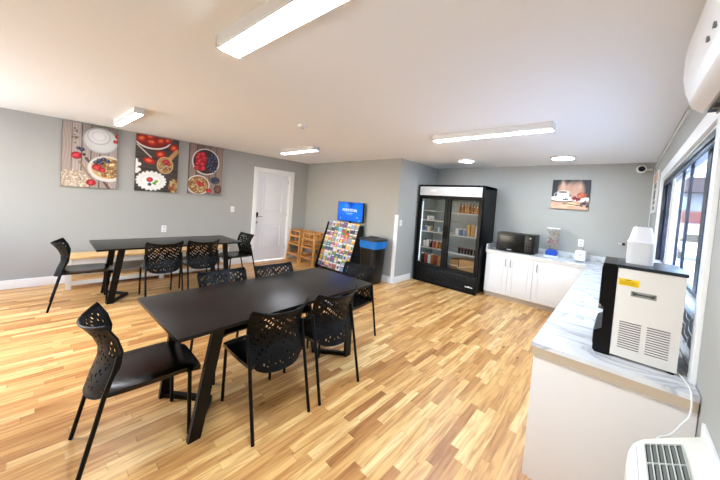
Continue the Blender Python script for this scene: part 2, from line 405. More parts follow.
# ------------------------------------------------------------------ picture painter (colours worked out per grid point)
class Paint:
    def __init__(s, w, h, base):
        s.w, s.h = w, h; s.a = np.zeros((h, w, 3)); s.a[:] = np.array(base)/255.
        s.Y, s.X = np.mgrid[0:h, 0:w]; s.X = s.X/(w-1); s.Y = s.Y/(h-1)*(h/w)   # X 0..1, Y 0..aspect (bottom up)
        s.asp = h/w; s.r = np.random.RandomState(rnd.randint(0, 9999))
    def ell(s, cx, cy, rx_, ry=None, c=(0, 0, 0), rot=0, soft=.012, k=1.0, shade=0):
        ry = ry or rx_; dx, dy = s.X-cx, s.Y-cy
        u = (dx*math.cos(rot)+dy*math.sin(rot))/rx_; v = (-dx*math.sin(rot)+dy*math.cos(rot))/ry
        d = np.sqrt(u*u+v*v); m = np.clip((1-d)/(soft/min(rx_, ry))+.5, 0, 1)[..., None]*k
        col = np.array(c)/255.*np.ones(s.a.shape)
        if shade: col = col*(1-shade*np.clip(d, 0, 1)[..., None]**2)
        s.a = s.a*(1-m)+col*m; return s
    def ring(s, cx, cy, r, t, c, ry=None):
        ry = ry or r
        d = np.sqrt(((s.X-cx)/r)**2+((s.Y-cy)/ry)**2); m = np.clip(1-np.abs(d-1)*r/t, 0, 1)[..., None]
        s.a = s.a*(1-m)+np.array(c)/255.*m; return s
    def planks(s, n, c1, c2, vert=True):
        q = (s.X if vert else s.Y/s.asp)*n; i = np.floor(q).astype(int)
        v = s.r.rand(n+2)[i]; g = s.r.rand(s.h, s.w)
        other = s.Y if vert else s.X
        streak = .5+.5*np.sin((q*19)+3*np.sin(other*5+i*2.))
        t = (.6*v+.25*streak+.15*g)[..., None]
        s.a = np.array(c1)/255.*(1-t)+np.array(c2)/255.*t
        m = (np.abs(q-np.round(q)) < .05)[..., None]; s.a = np.where(m, s.a*.55, s.a); return s
    def scatter(s, n, cx, cy, R, r0, cols, Ry=None, shade=.4):
        Ry = Ry or R
        for _ in range(n):
            a = s.r.rand()*2*PI; q = math.sqrt(s.r.rand())
            s.ell(cx+R*q*math.cos(a), cy+Ry*q*math.sin(a), r0*(.7+.6*s.r.rand()), r0*(.6+.5*s.r.rand()), cols[s.r.randint(len(cols))], s.r.rand()*3, shade=shade)
        return s
    def line(s, x0, y0, x1, y1, t, c):
        dx, dy = x1-x0, y1-y0; L2 = dx*dx+dy*dy
        q = np.clip(((s.X-x0)*dx+(s.Y-y0)*dy)/L2, 0, 1); d = np.hypot(s.X-x0-q*dx, s.Y-y0-q*dy)
        m = np.clip((t-d)/.01+.5, 0, 1)[..., None]; s.a = s.a*(1-m)+np.array(c)/255.*m; return s
    def berry(s, x, y, r):
        s.ell(x, y, r, r*.9, (196, 30, 42), shade=.35)
        for _ in range(9):
            a = s.r.rand()*2*PI; q = r*.7*s.r.rand(); s.ell(x+q*math.cos(a), y+q*math.sin(a), r*.2, None, (226, 66, 78), soft=.008)
        return s
    def blue(s, x, y, r): s.ell(x, y, r, r*.9, (44, 54, 88), shade=.4); s.ell(x-r*.2, y+r*.2, r*.35, None, (110, 122, 156), soft=.01); return s
    def straw(s, x, y, rx_, ry, rot=0):
        s.ell(x, y, rx_, ry, (206, 44, 26), rot, shade=.35); s.ell(x-.01, y+.01, rx_*.45, ry*.4, (240, 130, 80), rot, soft=.03, k=.8); return s

def paint_mesh(name, P, w, h, parent, m, depth=.0):
    """grid in the local x-z plane, facing -y, carrying the painted colours"""
    nx, ny = P.w, P.h; xs = np.linspace(-w/2, w/2, nx); zs = np.linspace(0, h, ny)
    X, Z = np.meshgrid(xs, zs); co = np.stack([X, np.full_like(X, depth), Z], -1).reshape(-1, 3)
    i = np.arange((ny-1)*(nx-1)); r_, c_ = i//(nx-1), i % (nx-1); a = r_*nx+c_
    F = np.stack([a, a+1, a+nx+1, a+nx], -1)
    me = bpy.data.meshes.new(name); me.from_pydata(co.tolist(), [], F.tolist())
    at = me.color_attributes.new('Col', 'FLOAT_COLOR', 'POINT')
    c = np.clip(P.a, 0, 1); L = np.where(c <= .04045, c/12.92, ((c+.055)/1.055)**2.4).reshape(-1, 3)
    at.data.foreach_set('color', np.concatenate([L, np.ones((len(L), 1))], 1).astype(np.float32).ravel())
    me.materials.append(m); o = bpy.data.objects.new(name, me); COL.objects.link(o)
    if parent: o.parent = parent
    return o
M_print = attr_mat('canvas_print', .7)
def canvas(P, w, h, loc, rz, label):
    t = empty('canvas_picture', loc, rz, label, 'picture', 'food canvases')
    MB().box(-w/2, w/2, -.03, -.0, 0, h, .002).build('stretched_canvas', mat('canvas_edge', (70, 60, 55), .8), t)
    paint_mesh('printed_front', P, w-.003, h-.003, t, M_print, -.0312).location.z = .0015
    return t
GRAN = [(206, 160, 98), (186, 132, 70), (226, 190, 134), (158, 108, 60), (236, 208, 160)]
# 1: plate jar, berries, oats, bowl
P = Paint(92, 142, (150, 135, 125)).planks(6, (128, 112, 104), (190, 176, 168))
P.ell(.80, 1.36, .42, .30, (96, 88, 84), soft=.2, k=.5)
P.ell(.68, 1.19, .34, .32, (196, 200, 200), shade=.15).ell(.68, 1.19, .31, .29, (222, 224, 222), shade=.1).ell(.64, 1.28, .24, .22, (232, 232, 230), shade=.08).ring(.64, 1.29, .21, .018, (168, 172, 172), .19).ring(.64, 1.30, .13, .014, (196, 198, 198), .11).ring(.68, 1.19, .33, .012, (158, 160, 162), .31)
P.scatter(12, .22, 1.20, .06, .014, [(74, 44, 30)], .22)
P.berry(1.0, 1.36, .06).berry(.96, 1.22, .05)
P.blue(.34, .92, .05).blue(.28, .94, .04)
P.berry(.25, .76, .095).ell(.38, .80, .03, .03, (60, 30, 40))
P.line(.42, .72, .86, .0, .025, (90, 66, 50)).line(.30, .62, .60, .10, .02, (150, 120, 96))
P.scatter(260, .16, .17, .36, .026, [(232, 214, 190), (214, 190, 162), (246, 234, 216), (196, 168, 140)], .24, .25)
P.berry(.52, .13, .09)
P.ell(.82, .50, .37, .33, (236, 232, 226), shade=.12).ell(.82, .52, .31, .27, (206, 166, 112))
P.scatter(150, .84, .52, .28, .036, GRAN+[(240, 214, 168)], .23)
for q in ((.66, .70), (.74, .74), (.82, .70), (.70, .64), (.60, .64)): P.blue(q[0], q[1], .05)
P.berry(.62, .52, .09).berry(.72, .46, .065).ell(.9, .62, .06, .03, (236, 220, 170), .4)
canvas(P, .622, .96, (XL, .390, 1.462), PI/2, 'leftmost food canvas with glass jar, oats and a bowl of granola')
# 2: strawberries, spoon of granola, yoghurt dish
P = Paint(92, 140, (60, 52, 48)).planks(5, (48, 42, 40), (92, 80, 74), False)
P.ell(.36, 1.50, .46, .34, (236, 230, 226)).ell(.36, 1.51, .43, .31, (120, 30, 22))
for a in ((.12, 1.42, .14, .11, .3), (.34, 1.36, .15, .11, -.2), (.56, 1.42, .13, .10, .4), (.30, 1.50, .12, .1, 0), (.72, 1.46, .1, .09, .2)): P.straw(*a)
P.straw(.88, 1.28, .12, .11, .5).straw(.56, 1.05, .135, .11, .3).straw(.30, .84, .155, .095, -.15)
P.line(.96, 1.20, .72, .86, .055, (196, 146, 96)).ell(.68, .76, .20, .24, (186, 130, 82), .0).ring(.68, .76, .19, .015, (228, 196, 150), .23)
P.scatter(80, .68, .72, .15, .028, GRAN, .16).berry(.70, .86, .075).berry(.76, .80, .05)
P.line(.02, 1.24, .34, .94, .014, (222, 214, 204))
for i in range(20):
    a = 2*PI*i/20; P.ell(.37+.325*math.cos(a), .29+.245*math.sin(a), .036, None, (236, 236, 234))
P.ell(.37, .29, .33, .245, (240, 240, 238)).ell(.37, .29, .24, .16, (226, 226, 226)).ell(.37, .29, .22, .145, (248, 248, 246))
P.berry(.33, .32, .075).ell(.48, .28, .055, .035, (120, 176, 48), .6).ell(.44, .22, .05, .03, (96, 150, 40), -.5).blue(.33, .19, .045)
for i in range(7): P.ell(.02+.05*math.sin(i*2.), .52+.05*i, .06, .05, (238, 236, 230))
P.scatter(60, .92, .18, .12, .04, GRAN+[(190, 60, 40)], .2)
canvas(P, .622, .955, (XL, 1.247, 1.466), PI/2, 'middle food canvas with strawberries and a white yoghurt dish')
# 3: bowl of raspberries and blueberries, granola pot
P = Paint(92, 140, (130, 112, 104)).planks(5, (104, 86, 80), (166, 146, 138))
P.ell(.48, 1.02, .41, .41, (226, 224, 220)).ell(.48, 1.02, .375, .375, (60, 40, 46))
for i in range(17):
    a = P.r.rand()*2*PI; q = math.sqrt(P.r.rand()); P.berry(.30+.15*q*math.cos(a), 1.02+.26*q*math.sin(a), .088)
for i in range(34):
    a = P.r.rand()*2*PI; q = math.sqrt(P.r.rand()); P.blue(.66+.15*q*math.cos(a), 1.0+.28*q*math.sin(a), .05)
P.ell(.78, .46, .15, .11, (70, 64, 70)).scatter(14, .78, .47, .1, .04, [(54, 64, 98), (84, 94, 126)], .07)
P.ell(.29, .28, .33, .30, (232, 228, 222)).ell(.29, .28, .30, .27, (150, 106, 62)).scatter(120, .29, .28, .25, .036, GRAN, .22)
P.berry(.36, .30, .075).berry(.28, .36, .06).berry(.60, .12, .08)
P.ell(.88, .18, .12, .14, (74, 50, 46)).ell(.88, .19, .085, .1, (120, 80, 74))
canvas(P, .61, .95, (XL, 2.044, 1.474), PI/2, 'rightmost food canvas with a bowl of raspberries and blueberries')
# 4: coffee cup
P = Paint(120, 110, (58, 60, 66))
P.ell(.2, .9, .5, .3, (40, 42, 48), soft=.3)
for i in range(30):
    P.ell(.22+.6*i/29, .52+.12*P.r.rand(), .06, .12+.12*P.r.rand(), [(196, 150, 128), (222, 186, 160), (168, 120, 104)][i % 3], .4*(P.r.rand()-.5), soft=.08, k=.7)
P.ell(.30, .74, .05, .16, (206, 170, 150), .2, soft=.06)
P.a[P.Y < .38] = np.array((206, 162, 136))/255.
for i in range(40): P.ell(P.r.rand(), .02+.36*P.r.rand(), .09, .012, [(222, 182, 156), (184, 132, 108), (236, 204, 180)][i % 3], .05)
P.ell(.30, .29, .34, .085, (52, 34, 30)).ell(.30, .32, .34, .085, (240, 240, 240)).ell(.30, .335, .25, .05, (214, 214, 218))
P.ell(.31, .42, .17, .15, (250, 250, 250), shade=.1).ell(.31, .53, .17, .045, (236, 236, 238)).ell(.30, .53, .13, .028, (96, 72, 60)).ring(.13, .44, .06, .018, (226, 228, 232))
P.scatter(9, .40, .30, .08, .02, [(40, 44, 44)], .02)
P.ell(.78, .32, .26, .07, (246, 242, 236)).scatter(16, .80, .42, .13, .05, [(214, 92, 62), (232, 128, 96), (196, 70, 54)], .07)
P.scatter(12, .66, .33, .09, .04, [(136, 34, 44), (176, 66, 74)], .05)
P.ell(.55, .15, .15, .05, (238, 212, 160)).line(.34, .17, .80, .12, .012, (60, 40, 34)).scatter(14, .90, .18, .11, .035, [(70, 62, 74), (120, 112, 124), (90, 60, 60)], .09)
canvas(P, .52, .50, (-.65, YF, 1.682), 0, 'coffee cup canvas hanging on the far wall above the counter')

# ------------------------------------------------------------------ chairs
def back_grid():
    """perforated backrest shell, real holes"""
    nu, nv = 43, 46
    def pt(u, v, off=0.):
        w_ = .193+.026*v**1.3
        if v > .93: w_ -= .012*((v-.93)/.07)**2
        if v < .14: w_ -= .028*((.14-v)/.14)**2
        zb = .390+.022*u**4; zt = .784+.028*u*u*abs(u)
        z = zb+(zt-zb)*v
        edge = np.interp(v, [0, .2, .42, .62, .8, 1], [-.178, -.150, -.112, -.105, -.128, -.176])
        y = edge-(.055+.035*v)*(1-abs(u)**2.1)
        p = Vector((u*w_, y+off, z)); return p
    hole = set()
    for j in range(4, nv-3):
        for i in range(3, nu-3):
            c = (i-3)//2
            if (i-3) % 2: continue
            if ((j-4)+(c % 3)*2) % 5 in (0, 1) and not (c*7+((j-4)+(c % 3)*2)//5*3) % 5 == 0 and (j > 20 or (c+j//5) % 2):
                hole.add((i, j))
    us = [2*(i+(.24 if i % 2 == 0 else 0)*(2 < i < nu-2))/nu-1 for i in range(nu+1)]; vs = [j/nv for j in range(nv+1)]
    bm = bmesh.new(); th = .006
    A = {}; B = {}
    for j, v in enumerate(vs):
        for i, u in enumerate(us):
            ue = u + (.014*math.sin(j*1.26+i*.8) if 3 < i < nu-3 and 3 < j < nv-3 else 0)
            thk = th+(.006 if (j >= nv-1 or i == 0 or i == nu or j == 0) else 0)
            A[i, j] = bm.verts.new(pt(ue, v, thk/2)); B[i, j] = bm.verts.new(pt(ue, v, -thk/2))
    solid = lambda i, j: 0 <= i < nu and 0 <= j < nv and (i, j) not in hole
    for j in range(nv):
        for i in range(nu):
            if not solid(i, j): continue
            bm.faces.new((A[i, j], A[i, j+1], A[i+1, j+1], A[i+1, j])); bm.faces.new((B[i, j], B[i+1, j], B[i+1, j+1], B[i, j+1]))
            if not solid(i-1, j): bm.faces.new((A[i, j], B[i, j], B[i, j+1], A[i, j+1]))
            if not solid(i+1, j): bm.faces.new((A[i+1, j], A[i+1, j+1], B[i+1, j+1], B[i+1, j]))
            if not solid(i, j-1): bm.faces.new((A[i, j], A[i+1, j], B[i+1, j], B[i, j]))
            if not solid(i, j+1): bm.faces.new((A[i, j+1], B[i, j+1], B[i+1, j+1], A[i+1, j+1]))
    for f in bm.faces: f.smooth = True
    # drop unused verts
    bmesh.ops.delete(bm, geom=[v for v in bm.verts if not v.link_faces], context='VERTS')
    bmesh.ops.recalc_face_normals(bm, faces=bm.faces[:])
    mb = MB(); mb.bm.free(); mb.bm = bm
    # rolled rim along top and sides
    rim = [pt(-1, v) for v in (0.05, .2, .4, .6, .8, .95)]+[pt(u, 1) for u in (-1, -.8, -.5, -.2, .2, .5, .8, 1)]+[pt(1, v) for v in (.95, .8, .6, .4, .2, .05)]
    mb.tube(rim, .0065, n=6)
    return mb
def seat_mb():
    bm = bmesh.new(); nx, ny = 14, 16; A = {}; B = {}
    for j in range(ny+1):
        v = j/ny; y = -.175+.475*v
        hw = .205+.012*math.sin(v*PI)-(.03*((v-.85)/.15)**2 if v > .85 else 0)
        for i in range(nx+1):
            u = 2*i/nx-1
            z = .462-.012*(1-u*u)*math.sin(v*PI)-(.038*((v-.72)/.28)**2 if v > .72 else 0)-(.010*abs(u)**6)
            th = .012+.016*abs(u)**4
            A[i, j] = bm.verts.new((u*hw, y, z)); B[i, j] = bm.verts.new((u*hw*.985, y, z-th))
    for j in range(ny):
        for i in range(nx):
            bm.faces.new((A[i, j], A[i+1, j], A[i+1, j+1], A[i, j+1])); bm.faces.new((B[i, j], B[i, j+1], B[i+1, j+1], B[i+1, j]))
    for j in range(ny):
        bm.faces.new((A[0, j], A[0, j+1], B[0, j+1], B[0, j])); bm.faces.new((A[nx, j], B[nx, j], B[nx, j+1], A[nx, j+1]))
    for i in range(nx):
        bm.faces.new((A[i, 0], B[i, 0], B[i+1, 0], A[i+1, 0])); bm.faces.new((A[i, ny], A[i+1, ny], B[i+1, ny], B[i, ny]))
    bmesh.ops.recalc_face_normals(bm, faces=bm.faces[:])
    for f in bm.faces: f.smooth = True
    mb = MB(); mb.bm.free(); mb.bm = bm; return mb
M_seat = mat('black_seat_plastic', (7, 7, 8), .2, spec=.5)
M_back = mat('black_backrest_plastic', (8, 9, 10), .45, spec=.2)
def make_chair():
    t = empty('dining_chair')
    seat_mb().build('seat', M_seat, t)
    back_grid().build('backrest', M_back, t)
    for s in (-1, 1):
        MB().tube([(s*.212, -.27, .004), (s*.210, -.195, .33), (s*.208, -.168, .45), (s*.212, -.135, .56), (s*.213, -.118, .64)], .0115, n=10).build('leg', M_blackm, t)
        MB().tube([(s*.192, .243, .004), (s*.190, .232, .40), (s*.188, .215, .425), (s*.186, .18, .432)], .0115, n=10).build('leg', M_blackm, t)
    mb = MB()
    for s in (-1, 1): mb.tube([(s*.186, .18, .432), (s*.192, -.0, .432), (s*.205, -.17, .445)], .010, n=8)
    mb.tube([(-.19, -.02, .428), (.19, -.02, .428)], .009, n=8)
    mb.build('seat_frame', M_blackm, t)
    return t
CH = [
 (-2.09, .375, 0, 'black perforated dining chair at the near table, alone at its end closest to the camera', 'near table'),
 (-1.808, 1.075, PI/2, 'black perforated dining chair on the near table\'s right side, the closer of two', 'near table'),
 (-1.808, 1.60, PI/2, 'black perforated dining chair on the near table\'s right side, the farther of two', 'near table'),
 (-2.52, 1.095, -PI/2, 'black dining chair behind the near table, only its back showing, left of two', 'near table'),
 (-2.50, 1.620, -PI/2, 'black dining chair behind the near table, only its back showing, right of two', 'near table'),
 (-2.165, 2.29, PI+.12, 'black dining chair at the near table\'s far end, in front of the brochure rack', 'near table'),
 (-4.97, .27, -.05, 'black dining chair at the left end of the far table beside the bench', 'far table'),
 (-4.69, 1.06, PI/2, 'black perforated dining chair at the far table seen from behind, left of two', 'far table'),
 (-4.69, 1.555, PI/2, 'black perforated dining chair at the far table seen from behind, right of two', 'far table'),
 (-5.05, 2.30, PI+.10, 'black dining chair at the far table\'s right end, next to the white door', 'far table'),
]
proto = make_chair()
for i, (x, y, a, lab, g) in enumerate(CH):
    o = proto if i == 0 else copy_tree(proto)
    o.location = (x, y, 0); o.rotation_euler = (0, 0, a)
    tag(o, lab, 'chair', 'black perforated chairs at the '+g)

# ------------------------------------------------------------------ tables
M_top = mat('dark_brown_black_laminate', (14, 11, 10), .28, spec=.28)
def make_table(L, W, zt=.735):
    t = empty('dining_table')
    mb = MB(); mb.box(-W/2, W/2, -L/2, L/2, zt-.022, zt, .002); mb.build('tabletop', M_top, t)
    e = L/2-.16; ap = L/2-.365
    for s in (-1, 1):
        for q in (-1, 1):
            # flat steel post leaning outwards towards the top
            A = Vector((q*.275, s*e, 0)); B = Vector((q*.335, s*(e-.09), zt-.03))
            bm = bmesh.new(); vs = []
            for P_ in (A, B):
                for dx, dy in ((-.016, -.036), (.016, -.036), (.016, .036), (-.016, .036)): vs.append(bm.verts.new(P_+Vector((dx, dy, 0))))
            bm.faces.new(vs[:4][::-1]); bm.faces.new(vs[4:])
            for k in range(4): bm.faces.new((vs[k], vs[(k+1) % 4], vs[4+(k+1) % 4], vs[4+k]))
            m_ = MB(); m_._join(bm, None); m_.build('leg', M_blackm, t)
            a = Vector((q*.275, s*e, .02)); b = Vector((0, s*ap, .02)); d = b-a; ln = d.length; ang = math.atan2(d.y, d.x)
            R = Matrix.Translation(a) @ Matrix.Rotation(ang, 4, 'Z')
            MB().box(0, ln+.012, -.018, .018, -.019, .016, .003, rot=R).build('base_bar', M_blackm, t)
        MB().box(-.36, .36, s*(e-.09)-.04, s*(e-.09)+.04, zt-.034, zt-.0225, .002).build('top_plate', M_blackm, t)
    MB().box(-.02, .02, -(e-.13), e-.13, zt-.05, zt-.0225, .002).build('spine_rail', M_blackm, t)
    return t
t1 = make_table(1.73, .82); t1.location = (-2.135, 1.313, 0); t1.rotation_euler.z = .05
tag(t1, 'near black rectangular dining table with angled steel legs in the foreground', 'table', 'black dining tables')
t2 = make_table(1.80, .85); t2.location = (-5.02, 1.27, 0); t2.rotation_euler.z = .01
tag(t2, 'far black rectangular dining table beside the bench along the left wall', 'table', 'black dining tables')

# ------------------------------------------------------------------ bench
M_pine = wood_mat('pine_top', (226, 178, 112), (240, 202, 142))
b_ = empty('wall_bench', (XL, 0, 0), 0, 'long white bench with a light wooden top under the food canvases', 'bench')
MB().box(.03, .44, .14, 2.42, .435, .465, .003).build('bench_top', M_pine, b_)
M_wp = mat('white_bench_paint', (232, 230, 224), .45)
for x in (.035, .37):
    for y in (.155, 1.27, 2.35): MB().box(x, x+.055, y, y+.055, 0, .434, .002).build('leg', M_wp, b_)
MB().box(.39, .41, .211, 2.349, .345, .434, .002).build('apron', M_wp, b_)
MB().box(.10, .40, .215, 1.268, .11, .13, .002).box(.10, .40, 1.327, 2.349, .11, .13, .002).build('lower_shelf', M_pine, b_)
MB().box(.402, .42, .211, 1.268, .055, .11, .002).box(.402, .42, 1.327, 2.349, .055, .11, .002).build('lower_rail', M_wp, b_)

# ------------------------------------------------------------------ wooden high chairs
M_hc = wood_mat('honey_wood', (196, 134, 66), (224, 168, 96), 2)
def make_highchair():
    t = empty('high_chair'); W0, W1, D0, D1, Ht = .25, .19, .23, .17, .74
    for sx in (-1, 1):
        for sy in (-1, 1):
            A = Vector((sx*W0, sy*D0, 0)); B = Vector((sx*W1, sy*D1, Ht-.02 if sy < 0 else Ht-.02))
            bm = bmesh.new(); vs = []
            for P_ in (A, B):
                for dx, dy in ((-.019, -.019), (.019, -.019), (.019, .019), (-.019, .019)): vs.append(bm.verts.new(P_+Vector((dx, dy, 0))))
            bm.faces.new(vs[:4][::-1]); bm.faces.new(vs[4:])
            for k in range(4): bm.faces.new((vs[k], vs[(k+1) % 4], vs[4+(k+1) % 4], vs[4+k]))
            m_ = MB(); m_._join(bm, None); m_.build('leg', M_hc, t)
    def at(z, W, D): f = z/Ht; return W[0]+(W[1]-W[0])*f, D[0]+(D[1]-D[0])*f
    for z in (.16, .40, .60):
        w_, d_ = at(z, (W0, W1), (D0, D1))
        for s in (-1, 1):
            MB().box(-w_, w_, s*d_-.01, s*d_+.01, z-.022, z+.022, .003).build('rung', M_hc, t)
            MB().box(s*w_-.01, s*w_+.01, -d_, d_, z-.022, z+.022, .003).build('rung', M_hc, t)
    w_, d_ = at(.46, (W0, W1), (D0, D1))
    MB().box(-w_+.02, w_-.02, -d_+.02, d_-.02, .45, .47, .004).build('seat', M_hc, t)
    # curved tray rail and arms on top
    mb = MB(); mb.box(-.215, .215, -.20, -.135, Ht-.02, Ht+.005, .006)
    for s in (-1, 1): mb.box(s*.19-.028, s*.19+.028, -.14, .19, Ht-.02, Ht+.005, .006)
    mb.box(-.215, .215, .14, .19, Ht-.02, Ht+.005, .006)
    mb.build('top_rail', M_hc, t)
    for x in (-.1, 0, .1): MB().box(x-.02, x+.02, .155, .170, .47, Ht-.021, .002).build('back_slat', M_hc, t)
    MB().box(-.012, .012, -.175, -.16, .471, Ht-.021).build('crotch_post', M_hc, t)
    return t
h1 = make_highchair(); h1.location = (-5.805, 4.235, 0)
tag(h1, 'wooden high chair in the corner right beside the white door', 'high chair', 'wooden high chairs')
h2 = copy_tree(h1); h2.location = (-5.262, 4.24, 0)
tag(h2, 'wooden high chair between the other high chair and the brochure rack', 'high chair', 'wooden high chairs')

# ------------------------------------------------------------------ brochure rack
RX0, RX1 = -4.965, -3.95; RW = RX1-RX0
YB0, YT0, ZT = 4.10, 4.40, 1.02          # front slope from (YB0, .05) to (YT0, ZT)
rk = empty('brochure_rack', (RX0, 0, 0), 0, 'black sloping floor rack filled with rows of colourful travel brochures', 'rack')
sl = Vector((0, YT0-YB0, ZT-.05)); SL = sl.length; sd = sl/SL; sn = Vector((0, -sd.z, sd.y))   # normal towards viewer
for x in (0, RW-.02):
    MB().prism([(YB0-.055, 0), (YB0-.055, .07), (YT0-.055, ZT+.025), (YT0+.06, ZT+.02), (YT0+.10, 0)], 'x', x, x+.02).build('side_panel', M_black, rk)
mb = MB(); a = Vector((0, YB0, .05))+sn*-.02; b = a+sl
mb.prism([(a.y, a.z), (b.y, b.z), (b.y+.012, b.z), (a.y+.012, a.z)], 'x', .0205, RW-.0205); mb.box(.0205, RW-.0205, YB0+.02, YT0+.09, .02, .04)
mb.build('back_board', M_black, rk)
NR, NC = 9, 8; pw = (RW-.05)/NC
for j in range(NR):
    c = Vector((0, YB0, .055))+sd*(SL*(j/NR))-sn*.012
    mb = MB(); q = c+sn*.012
    mb.prism([(c.y, c.z), (q.y, q.z), (q.y+sd.y*.022, q.z+sd.z*.022), (q.y+sd.y*.022+.002, q.z+sd.z*.022+.001), (c.y+.006, c.z+.008)], 'x', .0205, RW-.0205)
    mb.build('tier_lip', mat('smoky_clear_lip', (30, 30, 32), .2), rk)
CN = [('orange', (236, 140, 40)), ('yellow', (240, 206, 80)), ('sky blue', (120, 180, 220)), ('navy', (40, 60, 120)), ('red', (200, 50, 50)), ('pink', (226, 130, 150)),
      ('green', (90, 130, 60)), ('white', (230, 230, 232)), ('brown', (120, 84, 60)), ('teal', (60, 130, 130)), ('purple', (110, 80, 140)), ('grey', (150, 155, 165)), ('dark', (50, 50, 56))]
ORD = ['first', 'second', 'third', 'fourth', 'fifth', 'sixth', 'seventh', 'eighth', 'ninth']
M_leaf = attr_mat('glossy_leaflet_cover', .3)
lrng = np.random.RandomState(5)
def leaflet_mesh(ci):
    w_, h_ = pw*.94, SL/NR*1.25
    P = Paint(8, 12, CN[ci][1])
    c2 = CN[lrng.randint(len(CN))][1]; c3 = CN[lrng.randint(len(CN))][1]
    P.a[:7+lrng.randint(0, 2)] = np.array(CN[ci][1])/255.*.95
    k = lrng.randint(3)
    if k == 0: P.a[2:7, 1:7] = np.array(c2)/255.*.9
    elif k == 1: P.ell(.5, .7, .34, .34, c2)
    else: P.a[0:4] = np.array(c2)/255.; P.a[4:6, 2:6] = np.array(c3)/255.
    P.a[9:11, 1:7] = np.array([(245, 245, 240), (250, 220, 80), (230, 230, 235), CN[ci][1]][lrng.randint(4)])/255.
    P.a = np.clip((P.a*.82+.15)*(.85+.3*lrng.rand(*P.a.shape[:2], 1)), 0, 1)
    return P, w_, h_
for j in range(NR):
    for i in range(NC):
        ci = lrng.randint(len(CN))
        P, w_, h_ = leaflet_mesh(ci)
        base = Vector((RX0+.025+pw*(i+.5), YB0, .055))+sd*(SL*(j/NR)+.012)+sn*.020
        o = paint_mesh('brochure', P, w_, h_, None, M_leaf, -.003)
        # give it thickness
        bm = bmesh.new(); bm.from_mesh(o.data)
        r = bmesh.ops.extrude_face_region(bm, geom=bm.faces[:])
        for g in r['geom']:
            if isinstance(g, bmesh.types.BMVert): g.co.y += .006
        bmesh.ops.recalc_face_normals(bm, faces=bm.faces[:]); bm.to_mesh(o.data); bm.free()
        o.location = base; o.rotation_euler = (-math.atan2(sd.y, sd.z)+.055+.01*(lrng.rand()-.5), 0, .0)
        rowname = {0: 'bottom', NR-1: 'top'}.get(j, ORD[NR-1-j]+' from top')
        tag(o, f'{CN[ci][0]} brochure in the rack\'s {rowname} row, {ORD[i]} from left', 'brochure', 'travel brochures on the black rack')

# ------------------------------------------------------------------ screen on the rack
tv = empty('monitor', (-4.335, 4.43, ZT+.0255), 0, 'flat black monitor with a bright blue screen standing above the brochure rack', 'screen')
MB().box(-.388, .388, -.022, .018, .052, .48, .006).build('bezel', M_black, tv)
P = Paint(150, 84, (8, 84, 200))
P.ell(.30, .40, .28, .14, (22, 110, 226), soft=.3).ell(.52, .5, .12, .12, (6, 50, 150), soft=.12).ell(.82, .3, .3, .2, (10, 96, 206), soft=.3).ell(.36, .46, .08, .05, (70, 120, 240), soft=.1)
P.ell(.12, .07, .018, .015, (120, 180, 250)).ell(.80, .12, .025, .02, (120, 180, 250), .6).ell(.88, .02, .05, .04, (60, 130, 220), soft=.03)
P.line(.34, .235, .62, .235, .006, (170, 205, 250)).line(.40, .19, .58, .19, .004, (150, 190, 245))
sc_ = paint_mesh('screen', P, .745, .405, tv, attr_mat('lit_screen', .2, emit=.7), -.0232); sc_.location.z = .068
def text(txt, size, m, parent, loc, rot=(PI/2, 0, 0), name='lettering', ext=.0006, align='CENTER'):
    cu = bpy.data.curves.new(name, 'FONT'); cu.body = txt; cu.size = size; cu.extrude = ext; cu.align_x = align; cu.resolution_u = 2
    o = bpy.data.objects.new(name, cu); COL.objects.link(o)
    dg = bpy.context.evaluated_depsgraph_get(); me = bpy.data.meshes.new_from_object(o.evaluated_get(dg))
    bpy.data.objects.remove(o); me.materials.clear(); me.materials.append(m)
    n = bpy.data.objects.new(name, me); COL.objects.link(n); n.parent = parent; n.location = loc; n.rotation_euler = rot; return n
text('PORTSTON', .085, mat('screen_white', (215, 230, 255), .3, emit=.9), tv, (-.01, -.0242, .275))
MB().box(-.14, .14, -.05, .05, 0, .012, .003).box(-.03, .03, 0, .02, .012, .06).build('stand', M_black, tv)

# ------------------------------------------------------------------ rubbish bin
bn = empty('trash_bin', (-3.47, 4.235, 0), .0, 'tall black rubbish bin with a blue liner next to the brochure rack', 'bin')
def rrect(w_, d_, r, n=4):
    P_ = []
    for cx, cy, a0 in ((w_/2-r, d_/2-r, 0), (-w_/2+r, d_/2-r, PI/2), (-w_/2+r, -d_/2+r, PI), (w_/2-r, -d_/2+r, 1.5*PI)):
        for k in range(n+1): a = a0+PI/2*k/n; P_.append((cx+r*math.cos(a), cy+r*math.sin(a)))
    return P_
def loft(secs):
    bm = bmesh.new(); R_ = [[bm.verts.new((x, y, z)) for x, y in rrect(w_, d_, r)] for w_, d_, r, z in secs]
    n = len(R_[0])
    for A, B in zip(R_, R_[1:]):
        for k in range(n): bm.faces.new((A[k], A[(k+1) % n], B[(k+1) % n], B[k]))
    bm.faces.new(R_[0][::-1]); bm.faces.new(R_[-1]); bmesh.ops.recalc_face_normals(bm, faces=bm.faces[:])
    mb = MB(); mb._join(bm, None, True); return mb
loft([(.31, .31, .05, 0), (.33, .33, .05, .10), (.385, .385, .055, .74), (.385, .385, .055, .75)]).build('bin_body', mat('bin_black', (12, 12, 12), .3), bn)
loft([(.390, .390, .056, .68), (.402, .402, .06, .69), (.408, .408, .06, .765), (.404, .404, .06, .815), (.406, .406, .06, .825)]).build('liner', mat('blue_liner', (30, 120, 205), .3, bump=.8, bscale=14, var=.4), bn)
